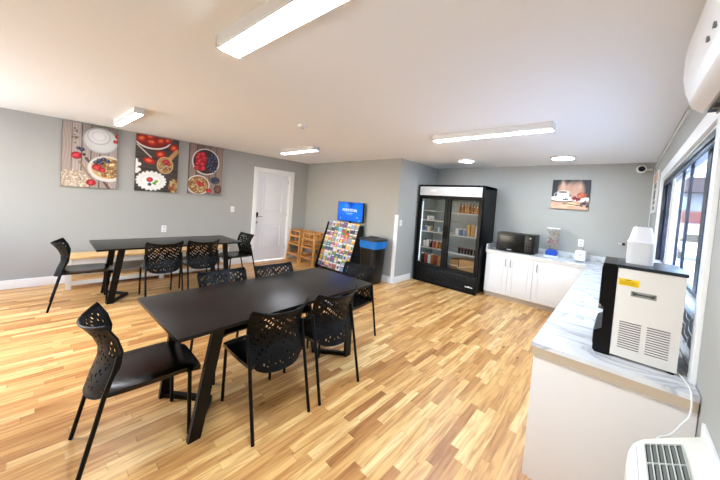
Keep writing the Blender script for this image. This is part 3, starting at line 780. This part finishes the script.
loft([(.425, .425, .06, .8255), (.43, .43, .06, .845), (.415, .415, .06, .862), (.28, .28, .06, .878), (.20, .20, .06, .882)]).build('lid', mat('lid_black', (40, 42, 44), .4), bn)
MB().box(-.09, .09, -.05, .05, .8825, .90, .008).build('lid_flap', mat('lid_flap_black', (24, 25, 27), .4), bn)

# ------------------------------------------------------------------ drinks cooler
FX0, FX1, FY0, FY1, FT = -3.12, -1.80, 5.19, 5.90, 2.0
fr = empty('drinks_cooler', (0, 0, 0), 0, 'tall black two-door glass front drinks cooler against the far wall', 'fridge'); fr.location = (FX0, FY0, 0)
FW = FX1-FX0; FD = FY1-FY0
M_fb = mat('cooler_black', (7, 8, 9), .4, spec=.2); M_fi = mat('cooler_liner', (176, 188, 190), .5)
mb = MB(); mb.box(0, .05, .05, FD, .30, FT, .004); mb.box(FW-.05, FW, .05, FD, .30, FT, .004); mb.box(.0, FW, FD-.05, FD, .3, FT, .004)
mb.box(0.0, FW, .05, FD, FT-.06, FT, .004); mb.box(0, FW, .05, FD, .06, .32, .004)
mb.box(.03, FW-.03, .08, FD-.02, 0, .06)
mb.build('cabinet', M_fb, fr)
mb = MB(); mb.box(.051, FW-.051, FD-.07, FD-.051, .33, 1.74); mb.box(.051, .065, .07, FD-.07, .33, 1.74); mb.box(FW-.065, FW-.051, .07, FD-.07, .33, 1.74); mb.box(.065, FW-.065, .07, FD-.07, .325, .335)
mb.box(.052, FW-.052, .07, FD-.07, 1.72, 1.74)
mb.build('inner_liner', M_fi, fr)
mb = MB(); mb.box(0, FW, 0, .06, 1.755, FT, .006); mb.build('header_box', M_fb, fr)
hp = MB().box(.028, FW-.028, -.006, 0, 1.785, 1.96, .002).build('header_panel', mat('backlit_header', (205, 207, 212), .35, emit=.12), fr)
MB().box(.27, .40, -.008, -.0062, 1.865, 1.90, .0008).build('header_badge', mat('badge_white', (245, 245, 248), .3), hp)
mb = MB(); mb.box(0.004, FW-.004, .02, .05, .0, .33, .003)
for k in range(7): mb.box(.02, FW-.20, .004, .022, .05+k*.036, .068+k*.036, .002)
mb.build('grille', M_fb, fr)
mb = MB(); x = FW-.215
for k, wd in enumerate((.020, .012, .015, .010, .017, .012, .014, .018)): mb.box(x, x+wd, .0165, .0195, .115, .115+(.026 if k in (0, 4) else .018), .0008); x += wd+.004
mb.build('brand_badge', mat('badge_silver', (225, 225, 228), .3), fr)
for k, (x0, x1) in enumerate(((.012, FW/2-.004), (FW/2+.004, FW-.012))):
    z0, z1 = .34, 1.75; fw_ = .058
    d = MB().box(x0, x0+fw_, 0, .045, z0, z1, .004).box(x1-fw_, x1, 0, .045, z0, z1, .004).box(x0+fw_, x1-fw_, 0, .045, z0, z0+.06, .004).box(x0+fw_, x1-fw_, 0, .045, z1-.035, z1, .004).build('door', M_fb, fr)
    MB().box(x0+fw_, x1-fw_, .018, .024, z0+.06, z1-.035).build('glass_pane', M_glass, d)
    hx = x1-.022 if k == 0 else x0+.022
    MB().tube([(hx, -.001, 1.20), (hx, -.03, 1.19), (hx, -.03, .96), (hx, -.001, .95)], .008).build('door_handle', M_blackm, d)
    sx0, sx1 = (.07, FW/2-.01) if k == 0 else (FW/2+.01, FW-.07)
    for z in ((1.475, 1.275, 1.045, .71) if k == 0 else (1.465, 1.035, .69)):
        mb = MB(); mb.box(sx0, sx1, .10, .112, z-.012, z+.004)
        for q in range(14): x = sx0+(sx1-sx0)*(q+.5)/14; mb.box(x-.002, x+.002, .112, FD-.08, z-.006, z-.001)
        mb.box(sx0, sx1, FD-.09, FD-.08, z-.008, z)
        mb.build('shelf', mat('wire_shelf_white', (225, 226, 222), .4), fr)
MB().box(.60, .70, .075, .09, .40, 1.70).build('mullion', mat('mullion_grey', (60, 64, 66), .5), fr)
lt = MB().box(.615, .685, .062, .0745, .45, 1.65).build('interior_lamp', mat('cooler_lamp', (235, 245, 250), .4, emit=1.6), fr)
MB().box(.07, .078, .075, .085, .42, 1.66).build('interior_lamp', mat('cooler_lamp', (235, 245, 250), .4, emit=1.6), fr)

# contents
def bottle(kind, col, capc, h, r):
    t = empty(kind)
    if kind == 'bottle': prof = [(r, 0), (r, h*.6), (r*.35, h*.8), (r*.35, h*.93)]
    elif kind == 'jar': prof = [(r*.92, 0), (r, h*.05), (r, h*.8), (r*.8, h*.88)]
    elif kind == 'cup': prof = [(r*.75, 0), (r, h*.9)]
    else: prof = [(r*.9, 0), (r, h*.04), (r, h*.94), (r*.9, h*.95)]
    MB().lathe(prof, n=12).build('body', col, t)
    top = prof[-1]
    MB().lathe([(top[0]*1.08, top[1]+.0005), (top[0]*1.08, h)], n=12).build('cap', capc, t)
    return t
A_ = mat('amber_drink', (150, 96, 44), .3); W_ = mat('milk_white', (225, 228, 230), .4); K_ = mat('dark_drink', (34, 22, 20), .3)
G_ = mat('gold_cap', (196, 160, 84), .4); R_ = mat('red_drink', (150, 60, 50), .4); B_ = mat('blue_tub', (110, 130, 160), .4)
T_ = mat('tan_jar', (190, 150, 92), .4)
def row(kind, xs, y, z, h, r, cols, caps, what, where, grp):
    for i, x in enumerate(xs):
        c = cols[i % len(cols)]; key = (kind, c.name, round(h, 3))
        t = bottle(kind, c, caps[i % len(caps)], h, r)
        t.location = (FX0+x, FY0+y, z)
        tag(t, f'{what[i % len(what)]} on the {where}, {ORD[i]} from left', kind if kind != 'can' else 'can', grp)
row('cup', (.16, .215, .27), .19, 1.2795, .085, .024, [W_], [W_], ['small white cup'], 'left door\'s second cooler shelf', 'white cups in the cooler')
row('jar', (.12, .18, .24, .35, .42), .2, 1.0495, .10, .027, [B_, W_, T_], [W_], ['pale grey tub', 'white tub', 'tan tub'], 'left door\'s middle cooler shelf', 'tubs on the left middle shelf')
row('jar', (.13, .20, .27, .35, .43, .51), .18, .7145, .155, .032, [W_, W_, K_, R_, A_, A_], [K_, W_, W_, W_, W_, W_], ['white jar', 'white jar', 'dark jar', 'reddish jar', 'amber jar', 'amber jar'], 'left door\'s fourth cooler shelf', 'jars on the left fourth shelf')
row('can', (.11, .185, .26, .335, .41, .49), .18, .336, .24, .034, [K_, R_, W_, A_, R_, T_], [W_, T_, K_, W_, G_, G_], ['dark tall can', 'reddish tall can', 'white tall can', 'amber tall can', 'reddish tall can', 'tan tall can'], 'left door\'s cooler floor', 'tall cans on the cooler floor')
row('bottle', (.84, .90, .96, 1.02, 1.08, 1.14, 1.20), .2, 1.4695, .20, .027, [A_, A_, T_], [G_, G_, W_], ['amber bottle', 'amber bottle', 'tan bottle'], 'right door\'s top cooler shelf', 'amber bottles in the cooler')
row('jar', (.80, .88, .96), .2, 1.0395, .13, .036, [W_, B_, B_], [W_], ['white tub', 'blue grey tub', 'blue grey tub'], 'right door\'s middle cooler shelf, left half', 'tubs on the right middle shelf')
row('jar', (1.03, 1.11, 1.19), .2, 1.0395, .22, .037, [T_, T_, W_], [G_, G_, W_], ['tall tan jar', 'tall tan jar', 'tall white jar'], 'right door\'s middle cooler shelf, right half', 'tall jars on the right middle shelf')
row('cup', (.88, .94, 1.0, 1.06, 1.12, 1.18), .19, .6945, .11, .026, [K_], [R_], ['small dark cup with red lid'], 'right door\'s lower cooler shelf', 'dark cups in the cooler')
for i, (x0, x1, z1, c, nm) in enumerate(((.73, .90, .56, (150, 112, 70), 'narrow brown cardboard box on the cooler floor behind the right door'), (.92, 1.22, .58, (182, 142, 92), 'wide open cardboard box on the cooler floor behind the right door'))):
    t = empty('cardboard_box', (FX0+(x0+x1)/2, FY0+.30, .336), 0, nm, 'box'); hw = (x1-x0)/2; h_ = z1-.336
    cm = mat('cardboard_%d' % i, c, .8)
    MB().box(-hw, hw, -.16, .16, 0, h_, .002).build('carton', cm, t)
    MB().box(-hw, hw, -.163, -.1605, h_*.45, h_*.55, rot=Matrix.Rotation(-.25*i, 4, 'Y')).build('tape', mat('kraft_tape', (214, 186, 140), .4), t)

# ------------------------------------------------------------------ base cabinets and worktop
ZC = .8555; CB = .79; CF = 5.445
M_cab = mat('white_cabinet', (234, 233, 231), .4); M_toe = mat('toe_kick_beige', (196, 182, 166), .6)
def cabinet_y(x0, x1, doors, label, hside, draw=False):
    """far-wall unit, doors look to -y"""
    t = empty('base_cabinet', (x0, CF, 0), 0, label, 'cabinet', 'white base cabinets'); W = x1-x0
    MB().box(0.001, W-.001, .0, 5.99-CF, .085, CB-.001, .001).build('carcass', M_cab, t)
    MB().box(0.001, W-.001, .05, 5.9-CF, 0, .084).build('toe_kick', M_toe, t)
    n = doors; dw = W/n
    for k in range(n):
        a, b = k*dw+.004, (k+1)*dw-.004
        mb = MB(); mb.box(a, b, -.018, -.0005, .095, CB-.012, .003)
        for q in ((a+.065, b-.065, .165, .173), (a+.065, b-.065, CB-.085, CB-.077), (a+.065, a+.073, .165, CB-.077), (b-.073, b-.065, .165, CB-.077)):
            mb.box(q[0], q[1], -.029, -.017, q[2], q[3], .002)
        mb.box(a+.10, b-.10, -.022, -.017, .20, CB-.112, .003)
        d = mb.build('door', M_cab, t)
        hx = (b-.035 if k == 0 else a+.035) if n == 2 else (a+.05 if hside < 0 else b-.05)
        MB().tube([(hx, -.018, .725), (hx, -.045, .72), (hx, -.045, .605), (hx, -.018, .60)], .006).build('door_handle', M_steel, d)
    return t
cabinet_y(-1.745, -.985, 2, 'white two-door base cabinet on the far wall under the microwave', 0)
cabinet_y(-.985, -.30, 1, 'white single-door base cabinet under the cereal jar near the corner', -1)
def cabinet_x(y0, y1, label):
    t = empty('base_cabinet', (-.262, y0, 0), 0, label, 'cabinet', 'white base cabinets'); L = y1-y0
    MB().box(0, .545, 0.001, L-.001, .0855, CB-.001, .001).build('carcass', M_cab, t)
    MB().box(.05, .5, 0.05, L-.001, 0, .085).build('toe_kick', M_toe, t)
    for k in range(2):
        a, b = k*L/2+.004, (k+1)*L/2-.004
        mb = MB(); mb.box(-.018, -.0005, a, b, .095, CB-.012, .003)
        for q in ((a+.065, b-.065, .165, .173), (a+.065, b-.065, CB-.085, CB-.077), (a+.065, a+.073, .165, CB-.077), (b-.073, b-.065, .165, CB-.077)):
            mb.box(-.023, -.017, q[0], q[1], q[2], q[3], .002)
        d = mb.build('door', M_cab, t); hy = b-.035 if k == 0 else a+.035
        MB().tube([(-.018, hy, .725), (-.045, hy, .72), (-.045, hy, .605), (-.018, hy, .60)], .006).build('door_handle', M_steel, d)
cabinet_x(1.815, 2.99, 'white base cabinet with its plain end panel facing the camera under the dispenser')
cabinet_x(2.99, 4.165, 'white base cabinet in the middle of the counter run beneath the window')
cabinet_x(4.165, 5.34, 'white base cabinet of the window run nearest the far corner')
ep = MB().box(-.285, rx(1.8)-.003, 1.792, 1.813, .11, CB-.001, .001).build('end_panel', mat('end_panel_white', (226, 220, 214), .5)); tag(ep, 'plain white end panel closing the counter run towards the camera', 'panel')
# L shaped worktop with splash
wt = empty('worktop', (0, 0, 0), 0, 'L-shaped white marble-look worktop running along the far wall and under the window', 'worktop')
poly = [(-.2955, 1.7755), (rx(1.78)-.003, 1.7755), (rx(5.99)-.004, 5.99), (-1.76, 5.99), (-1.76, 5.415), (-.2955, 5.415)]
M_marble = marble_mat()
MB().prism(poly, 'z', ZC-.022, ZC).build('slab', M_marble, wt)
poly2 = [(-.288, 1.783), (rx(1.78)-.004, 1.783), (rx(5.99)-.006, 5.985), (-1.755, 5.985), (-1.755, 5.422), (-.288, 5.422)]
MB().prism(poly2, 'z', CB, ZC-.0225).build('build_up', mat('white_edge', (226, 222, 216), .5), wt)
MB().box(-.288, rx(1.78)-.005, 1.7765, 1.7825, CB, ZC-.0225).build('end_edge_strip', mat('tan_edge', (190, 170, 146), .5), wt)  # tan colour stands for the shadow under the slab's near end
MB().box(-1.76, rx(5.99)-.03, 5.967, 5.99, ZC+.0005, ZC+.095, .002).build('backsplash', M_marble, wt)
MB().box(-1.76, -1.742, 5.43, 5.966, ZC+.0005, ZC+.095, .002).build('side_splash', M_marble, wt)

# ------------------------------------------------------------------ things on the worktop
mw = empty('microwave', (-1.31, 5.50, ZC+.0006), 0, 'black microwave oven on the worktop next to the drinks cooler', 'microwave')
MB().box(-.295, .300, .0, .36, .012, .335, .006).build('casing', mat('microwave_black', (12, 12, 13), .35, spec=.3), mw)
d = MB().box(-.293, .150, -.022, -.001, .02, .322, .005).build('door', mat('microwave_glass', (5, 5, 6), .3, spec=.25), mw)
MB().box(-.245, .10, -.0235, -.0222, .07, .28, .0005).build('door_window', mat('microwave_window', (16, 17, 19), .25, spec=.3), d)
p = MB().box(.154, .298, -.02, -.001, .02, .322, .005).build('control_panel', mat('microwave_panel', (8, 8, 9), .3, spec=.3), mw)
mb = MB()
for r_ in range(5):
    for c in range(3): mb.box(.16+c*.034, .182+c*.034, -.0222, -.0202, .07+r_*.035, .088+r_*.035, .0008)
mb.build('keypad_buttons', mat('button_grey', (60, 62, 66), .5), p)
MB().box(.165, .25, -.0222, -.0202, .262, .295).build('clock_display', mat('clock_dark', (30, 60, 60), .2), p)
MB().lathe([(.012, -.021), (.012, -.03)], (.235, 0, .28), 12, axis='y').build('knob', M_steel, p)
mb = MB()
for k in range(6): mb.box(-.11+k*.012, -.102+k*.012, -.0236, -.0222, .038, .048, .0004)
mb.build('brand_badge', mat('badge_silver', (225, 225, 228), .3), d)
for x in (-.24, .24):
    for y in (.03, .30): MB().lathe([(.012, 0), (.012, .0118)], (x, y, 0), 8).build('foot', M_black, mw)

cd = empty('cereal_dispenser', (-.795, 5.74, ZC+.0006), 0, 'clear cereal dispenser jar of coloured pieces on a blue base', 'dispenser')
MB().box(-.10, .10, -.09, .09, 0, .03, .01).build('tray', mat('clear_tray', (215, 225, 235), .2), cd)
MB().prism([(-.075, 0), (.075, 0), (.085, .05), (.05, .10), (-.05, .10), (-.085, .05)], 'y', -.075, .04).build('dispensing_hopper', mat('royal_blue', (20, 70, 170), .3), cd).location = (0, 0, .031)
MB().box(-.082, .082, -.08, .08, .135, .475, .012).build('jar_wall', mat('thin_clear_plastic', (240, 242, 244), .08, trans=.9, ior=1.1), cd)
mb = MB()
cm = [mat('pieces_%d' % i, c, .5) for i, c in enumerate([(222, 190, 150), (206, 80, 84), (232, 226, 214), (176, 120, 86), (160, 168, 120)])]
for i in range(130):
    x, y, z = rnd.uniform(-.062, .062), rnd.uniform(-.062, .06), rnd.uniform(.15, .45)
    mb.lathe([(.004, -.008), (.014, 0), (.004, .008)], (x, y, z), 6, m=cm[1] if .22 < z < .29 and rnd.random() < .7 else cm[rnd.choice((0, 0, 2, 3, 4))])
o = mb.build('cereal_pieces', cm[0], cd); o['kind'] = 'stuff'
MB().box(-.086, .086, -.085, .085, .476, .49, .006).build('jar_lid', mat('lid_clear_white', (232, 232, 232), .3), cd)

tb = empty('countertop_appliance', (-.40, 5.72, ZC+.0006), -.10, 'small white box-shaped appliance on the worktop below the outlet', 'appliance')
MB().box(-.065, .065, -.09, .10, .008, .17, .008).build('casing', M_white, tb)
MB().lathe([(.022, -.0905), (.02, -.10)], (0, 0, .11), 16, axis='y').build('dial', mat('dial_grey', (190, 192, 196), .4), tb)
MB().box(-.06, .06, -.095, -.0905, .004, .018).build('drip_lip', mat('grey_lip', (110, 110, 112), .4), tb)
MB().box(-.05, .05, -.07, .08, 0, .0078).build('foot', M_black, tb)
MB().tube([(.02, .10, .10), (.0, .17, .16), (-.03, .23, .2)], .004).build('power_cord', M_black, tb)

# dispenser on the near end
dp = empty('ice_dispenser', (0, 1.926, ZC+.0006), 0, 'tall beige and black countertop dispenser with a vented side panel', 'drink dispenser')
DYL = .36
MB().box(.017, .246, 0, DYL, .012, .452, .003).build('casing', mat('dispenser_beige', (224, 218, 210), .5), dp)
MB().box(.012, .25, -.004, DYL+.004, .4525, .468, .003).build('lid', mat('dispenser_lid', (34, 38, 46), .28), dp)
MB().prism([(-.041, 0.0), (.016, 0.0), (.016, .466), (-.040, .466), (-.044, .44), (-.044, .255), (-.024, .24), (-.024, .13), (-.052, .11), (-.052, .012)], 'y', .0, DYL).build('front_housing', mat('dispenser_black', (8, 8, 9), .3, spec=.3), dp)
MB().lathe([(.012, -.04), (.012, 0)], (-.036, .14, .235), 12).build('spout', M_steel, dp)
MB().box(-.056, -.0525, .04, DYL-.04, .03, .10, .001).build('drip_tray', mat('tray_grey', (70, 72, 76), .4), dp)
M_slit = mat('vent_slot_dark', (70, 68, 66), .7)
mb = MB()
for g0, g1 in ((.041, .118), (.138, .214)):
    for k in range(12):
        z = .065+k*.0115
        mb.prism([(0, z), (-.003, z+.001), (-.0005, z+.006), (0, z+.006)], 'x', g0, g1)
mb.build('louvres', mat('dispenser_beige', (224, 218, 210), .5), dp)
mb = MB()
for g0, g1 in ((.041, .118), (.138, .214)):
    for k in range(12): mb.box(g0, g1, -.0008, -.0002, .0595+k*.0115, .0635+k*.0115)
mb.build('louvre_slots', M_slit, dp)
MB().box(.070, .158, -.0015, -.0002, .322, .348, .0005).build('handle_recess', mat('recess_grey', (150, 148, 142), .6), dp)
MB().prism([(.074, .345), (.078, .327), (.094, .333), (.134, .333), (.150, .327), (.154, .345), (.134, .339), (.094, .339)], 'y', -.006, -.0016).build('side_handle', mat('handle_dark_grey', (74, 72, 70), .5), dp)
wl = MB().box(.022, .096, -.0012, -.0002, .368, .402).build('warning_label', mat('warning_yellow', (242, 200, 20), .5), dp)
mb = MB(); mb.box(.045, .068, -.0018, -.0013, .395, .3985)
for k in range(4): mb.box(.027, .09-.008*(k % 2), -.0018, -.0013, .374+k*.005, .3755+k*.005)
mb.build('label_print', mat('label_ink', (150, 110, 20), .5), wl)
mb = MB()
for y in (.02, DYL-.02):
    for x in (-.02, .23): mb.lathe([(.012, 0), (.012, .0118)], (x, y, 0), 8)
mb.build('feet', M_black, dp)
# white jug standing on it
jg = empty('white_jug', (.094, 2.10, ZC+.4685), 0, 'white tapered plastic jug standing on top of the dispenser', 'jug')
loft([(.098, .11, .02, 0), (.102, .115, .022, .01), (.102, .114, .022, .108), (.106, .118, .022, .112), (.100, .112, .022, .118), (.092, .10, .022, .13), (.072, .085, .02, .185), (.066, .08, .02, .192)]).build('jug_body', mat('jug_white', (226, 226, 229), .35), jg)
MB().box(-.028, .028, -.025, .025, .1925, .197, .003).build('jug_top', mat('jug_top_grey', (205, 205, 208), .5), jg)
mb = MB()
for x in (-.016, .0, .016): mb.box(x-.005, x+.005, -.012, .012, .1972, .199)
mb.build('slot', mat('slot_dark', (50, 50, 54), .5), jg)
# power cord
pc = MB(); pts = [(.250, 1.99, ZC+.0065), (.262, 1.93, ZC+.0065), (.272, 1.85, ZC+.0065), (.272, 1.79, ZC+.0085), (.272, 1.770, ZC+.007), (.272, 1.764, ZC-.006), (.274, 1.760, .81), (.270, 1.757, .77), (.252, 1.75, .735), (.238, 1.735, .71), (.215, 1.705, .69), (.185, 1.68, .675), (.165, 1.665, .60)]
def smooth(p, n=4):
    P_ = [Vector(q) for q in p]; out = []
    for i in range(len(P_)-1):
        p0, p1, p2, p3 = P_[max(i-1, 0)], P_[i], P_[i+1], P_[min(i+2, len(P_)-1)]
        for k in range(n):
            t = k/n; out.append(.5*((2*p1)+(p2-p0)*t+(2*p0-5*p1+4*p2-p3)*t*t+(-p0+3*p1-3*p2+p3)*t**3))
    return out+[P_[-1]]
pc.tube(smooth(pts), .0032, n=8)
tag(pc.build('power_cord', M_white), 'white power cord hanging over the counter end behind the heater unit', 'cord')

# ------------------------------------------------------------------ wall unit under the near wall (packaged heater)
pt_ = empty('wall_heater', (0, 0, 0), 0, 'cream floor-level wall heater with a slatted top grille in the bottom right corner', 'heater')
M_pt = mat('heater_cream', (226, 222, 210), .45)
xw = rx(1.3)-.002
SH = Matrix.Identity(4); SH[2][0] = .6; SH[2][3] = -.6*.14      # the top slopes up towards the wall
bm = bmesh.new(); out = [(xw, .66), (.13, .66), (.105, .67), (.092, .70), (.092, 1.50), (.097, 1.55), (.108, 1.59), (.122, 1.613), (.142, 1.63), (.18, 1.637), (xw, 1.637)]
lv = []
for z, ins in ((.28, .010), (.29, 0), (.648, 0), (.670, .004), (.679, .012), (.681, .02)):
    c = Vector((.20, 1.15)); ring = []
    for x, y in out:
        d_ = Vector((x, y))-c; f = 1-ins/max(d_.length, .01)
        if x == xw: nx_, ny_ = x, y
        else: nx_, ny_ = c.x+d_.x*f, c.y+d_.y*f
        ring.append(bm.verts.new((nx_, ny_, z+(.6*(nx_-.14) if z > .3 else 0))))
    lv.append(ring)
n = len(out)
for A, B in zip(lv, lv[1:]):
    for k in range(n): bm.faces.new((A[k], A[(k+1) % n], B[(k+1) % n], B[k]))
bm.faces.new(lv[0][::-1]); bm.faces.new(lv[-1]); bmesh.ops.recalc_face_normals(bm, faces=bm.faces[:])
mb = MB(); mb._join(bm, None, True); mb.build('cover', M_pt, pt_)
g0x, g1x, g0y, g1y, gz = .140, .232, .90, 1.572, .6815
def sheared(mb, name, m):
    mb.bm.transform(SH); return mb.build(name, m, pt_)
sheared(MB().box(g0x, g1x, g0y, g1y, gz, gz+.001), 'grille_opening', mat('grille_dark', (16, 16, 16), .7))
mb = MB(); k = 6
for i in range(k+1):
    x = g0x+(g1x-g0x)*i/k
    mb.box(x-.0014, x+.0014, g0y, g1y, gz+.0012, gz+.007)
y = g1y
while y > g0y: mb.box(g0x, g1x, y-.002, y+.002, gz+.0015, gz+.0068); y -= .118
sheared(mb, 'grille_bars', mat('grille_cream', (186, 186, 176), .5))
mb = MB()
for i in range(k):
    x = g0x+(g1x-g0x)*(i+.66)/k; mb.box(x-.0045, x+.0025, g0y+.005, g1y-.010, gz+.0011, gz+.004)
sheared(mb, 'louvre_vanes', mat('vane_grey', (96, 98, 90), .6))
sheared(MB().box(.118, .120, .80, 1.56, gz-.001, gz+.0008), 'lid_seam', mat('seam_grey', (176, 172, 162), .6))
struct('trim_3', MB().box(-.010, 0, .9-6, 1.675-6, .72, .805, .003), M_trim, RLOC, RWZ)
# legs of heater: a sub-base to the floor
MB().box(.13, xw, .70, 1.58, 0, .279, .003).build('sub_base', M_pt, pt_)

# ------------------------------------------------------------------ air conditioner
ac = empty('air_conditioner', (0, 0, 0), 0, 'white wall-mounted air conditioner high in the top right corner', 'air conditioner')
xa = rx(1.4)-.001
prof = [(xa, 2.02), (.225, 2.026), (.194, 2.049), (.183, 2.076), (.169, 2.114), (.158, 2.18), (.157, 2.27), (.163, 2.33), (.182, 2.385), (.21, 2.40), (xa, 2.40)]
M_ac = mat('ac_white', (232, 230, 228), .35)
MB().prism(prof, 'y', .95, 1.87, bev=.004).build('body', M_ac, ac)
MB().prism([(.1815, 2.083), (.1805, 2.084), (.1765, 2.094), (.1780, 2.090)], 'y', .955, 1.862).build('panel_seam', mat('seam_dark', (60, 58, 56), .6), ac)
fl = MB().prism([(.186, 2.068), (.197, 2.046), (.226, 2.024), (.222, 2.018), (.191, 2.042), (.180, 2.066)], 'y', .97, 1.845).build('air_flap', mat('flap_beige', (214, 205, 198), .4), ac)
MB().box(.232, xa-.01, .99, 1.82, 2.012, 2.019).build('outlet_slot', mat('outlet_dark', (46, 40, 36), .6), ac)
mb = MB()
for k in range(9): mb.box(.233, xa-.012, 1.02+k*.09, 1.024+k*.09, 2.004, 2.0118)
mb.box(.255, .259, .99, 1.82, 2.003, 2.0118)
mb.build('outlet_vanes', mat('vane_brown', (120, 108, 98), .5), ac)
for y in (1.305, 1.395): MB().box(.158, .1658, y, y+.014, 2.132, 2.146).build('indicator', mat('indicator_grey', (110, 112, 116), .4), ac)

# ------------------------------------------------------------------ camera dome, raceway, notice board
sc2 = empty('security_camera', (.185, 5.93, 2.335), 0, 'round white security camera with a black lens near the ceiling in the far corner', 'security camera')
MB().lathe([(.045, .03), (.055, .02), (.058, -.02), (.050, -.05)], n=24, axis='y').build('camera_shell', M_white, sc2)
MB().lathe([(.040, -.0505), (.034, -.062), (.012, -.068)], n=20, axis='y').build('lens', mat('lens_black', (8, 8, 10), .1), sc2)
MB().box(-.03, .03, .03, .066, -.03, .03, .004).build('wall_mount', M_white, sc2)
MB().box(.03, .12, .035, .055, -.012, .012, .003).build('junction_arm', M_white, sc2)
mb = MB(); mb.box(-.012, 0, 3.05-6, -.03, 2.352, 2.37, .002)
tag(mb.build('cable_raceway', M_white, None, RLOC, RWZ), 'white cable raceway running along the window wall just below the ceiling', 'raceway')
mb = MB(); mb.box(-.012, -.004, -.014, -.006, 1.0, 2.34, .001)
tag(mb.build('cable_cover', M_white, None, RLOC, RWZ), 'thin white vertical cable cover in the far right corner', 'raceway')
nb = empty('notice_board', RLOC, RWZ, 'narrow white notice panel with black patches beside the window', 'notice')
MB().box(-.016, 0, 5.12-6, 5.72-6, 1.68, 2.22, .002).build('panel', mat('notice_white', (226, 224, 222), .5), nb)
MB().box(-.019, -.0162, 5.15-6, 5.69-6, 2.09, 2.20).build('orange_print', mat('notice_orange', (202, 160, 128), .6), nb)
for z0, z1, y0, y1 in ((2.0, 2.07, 5.2, 5.5), (1.86, 1.98, 5.24, 5.48), (1.79, 1.84, 5.24, 5.45), (1.72, 1.76, 5.22, 5.42)):
    MB().box(-.019, -.0162, y0-6, y1-6, z0, z1).build('black_print', M_black, nb)

# ------------------------------------------------------------------ outdoors beyond the window
struct('ground_outside', MB().box(.7, 30, -20, 50, -.25, -.15), mat('pale_asphalt', (205, 210, 216), .9, bump=.3, bscale=20))
bl = empty('building', (1.2, 30, -.15), 0, 'low building with brick red band and pale windows seen through the window', 'building')
MB().box(0, 18, 0, 6, 0, 1.9).build('lower_wall', mat('pale_wall', (120, 128, 142), .8), bl)
MB().box(0, 18, -.03, 6, 1.9, 2.75).build('brick_band', mat('brick_red', (84, 36, 40), .8, var=.3, bscale=9), bl)
MB().box(0, 18, .0, 6, 2.75, 4.0).build('upper_wall', mat('cool_grey_siding', (84, 96, 114), .8), bl)
for k in range(7):
    MB().box(.5+k*2.5, 2.3+k*2.5, -.05, -.001, 2.9, 3.75, .01).build('window', mat('pale_pane', (90, 120, 130), .15), bl)
MB().box(-.4, 18.4, -.9, 6.4, 4.0, 5.0, .02).build('roof', mat('dark_roof', (40, 36, 48), .8), bl)
car = empty('car', (3.6, 21, -.15), .5, 'white parked car on the lot outside the window', 'car')
MB().prism([(-2.1, .35), (2.1, .35), (2.15, .75), (1.3, .88), (.8, 1.38), (-1.0, 1.42), (-1.7, .92), (-2.15, .85)], 'x', -.85, .85, bev=.05).build('car_body', mat('car_white', (225, 228, 232), .25), car)
MB().prism([(1.15, .92), (.74, 1.30), (-.95, 1.34), (-1.5, .95)], 'x', -.87, .87).build('side_windows', mat('car_glass', (30, 36, 44), .1), car)
for y in (-1.3, 1.3):
    for x in (-.82, .82): MB().lathe([(.33, -.1), (.33, .1)], (x, y, .33), 20, axis='x').build('wheel', mat('tyre', (24, 24, 26), .8), car)
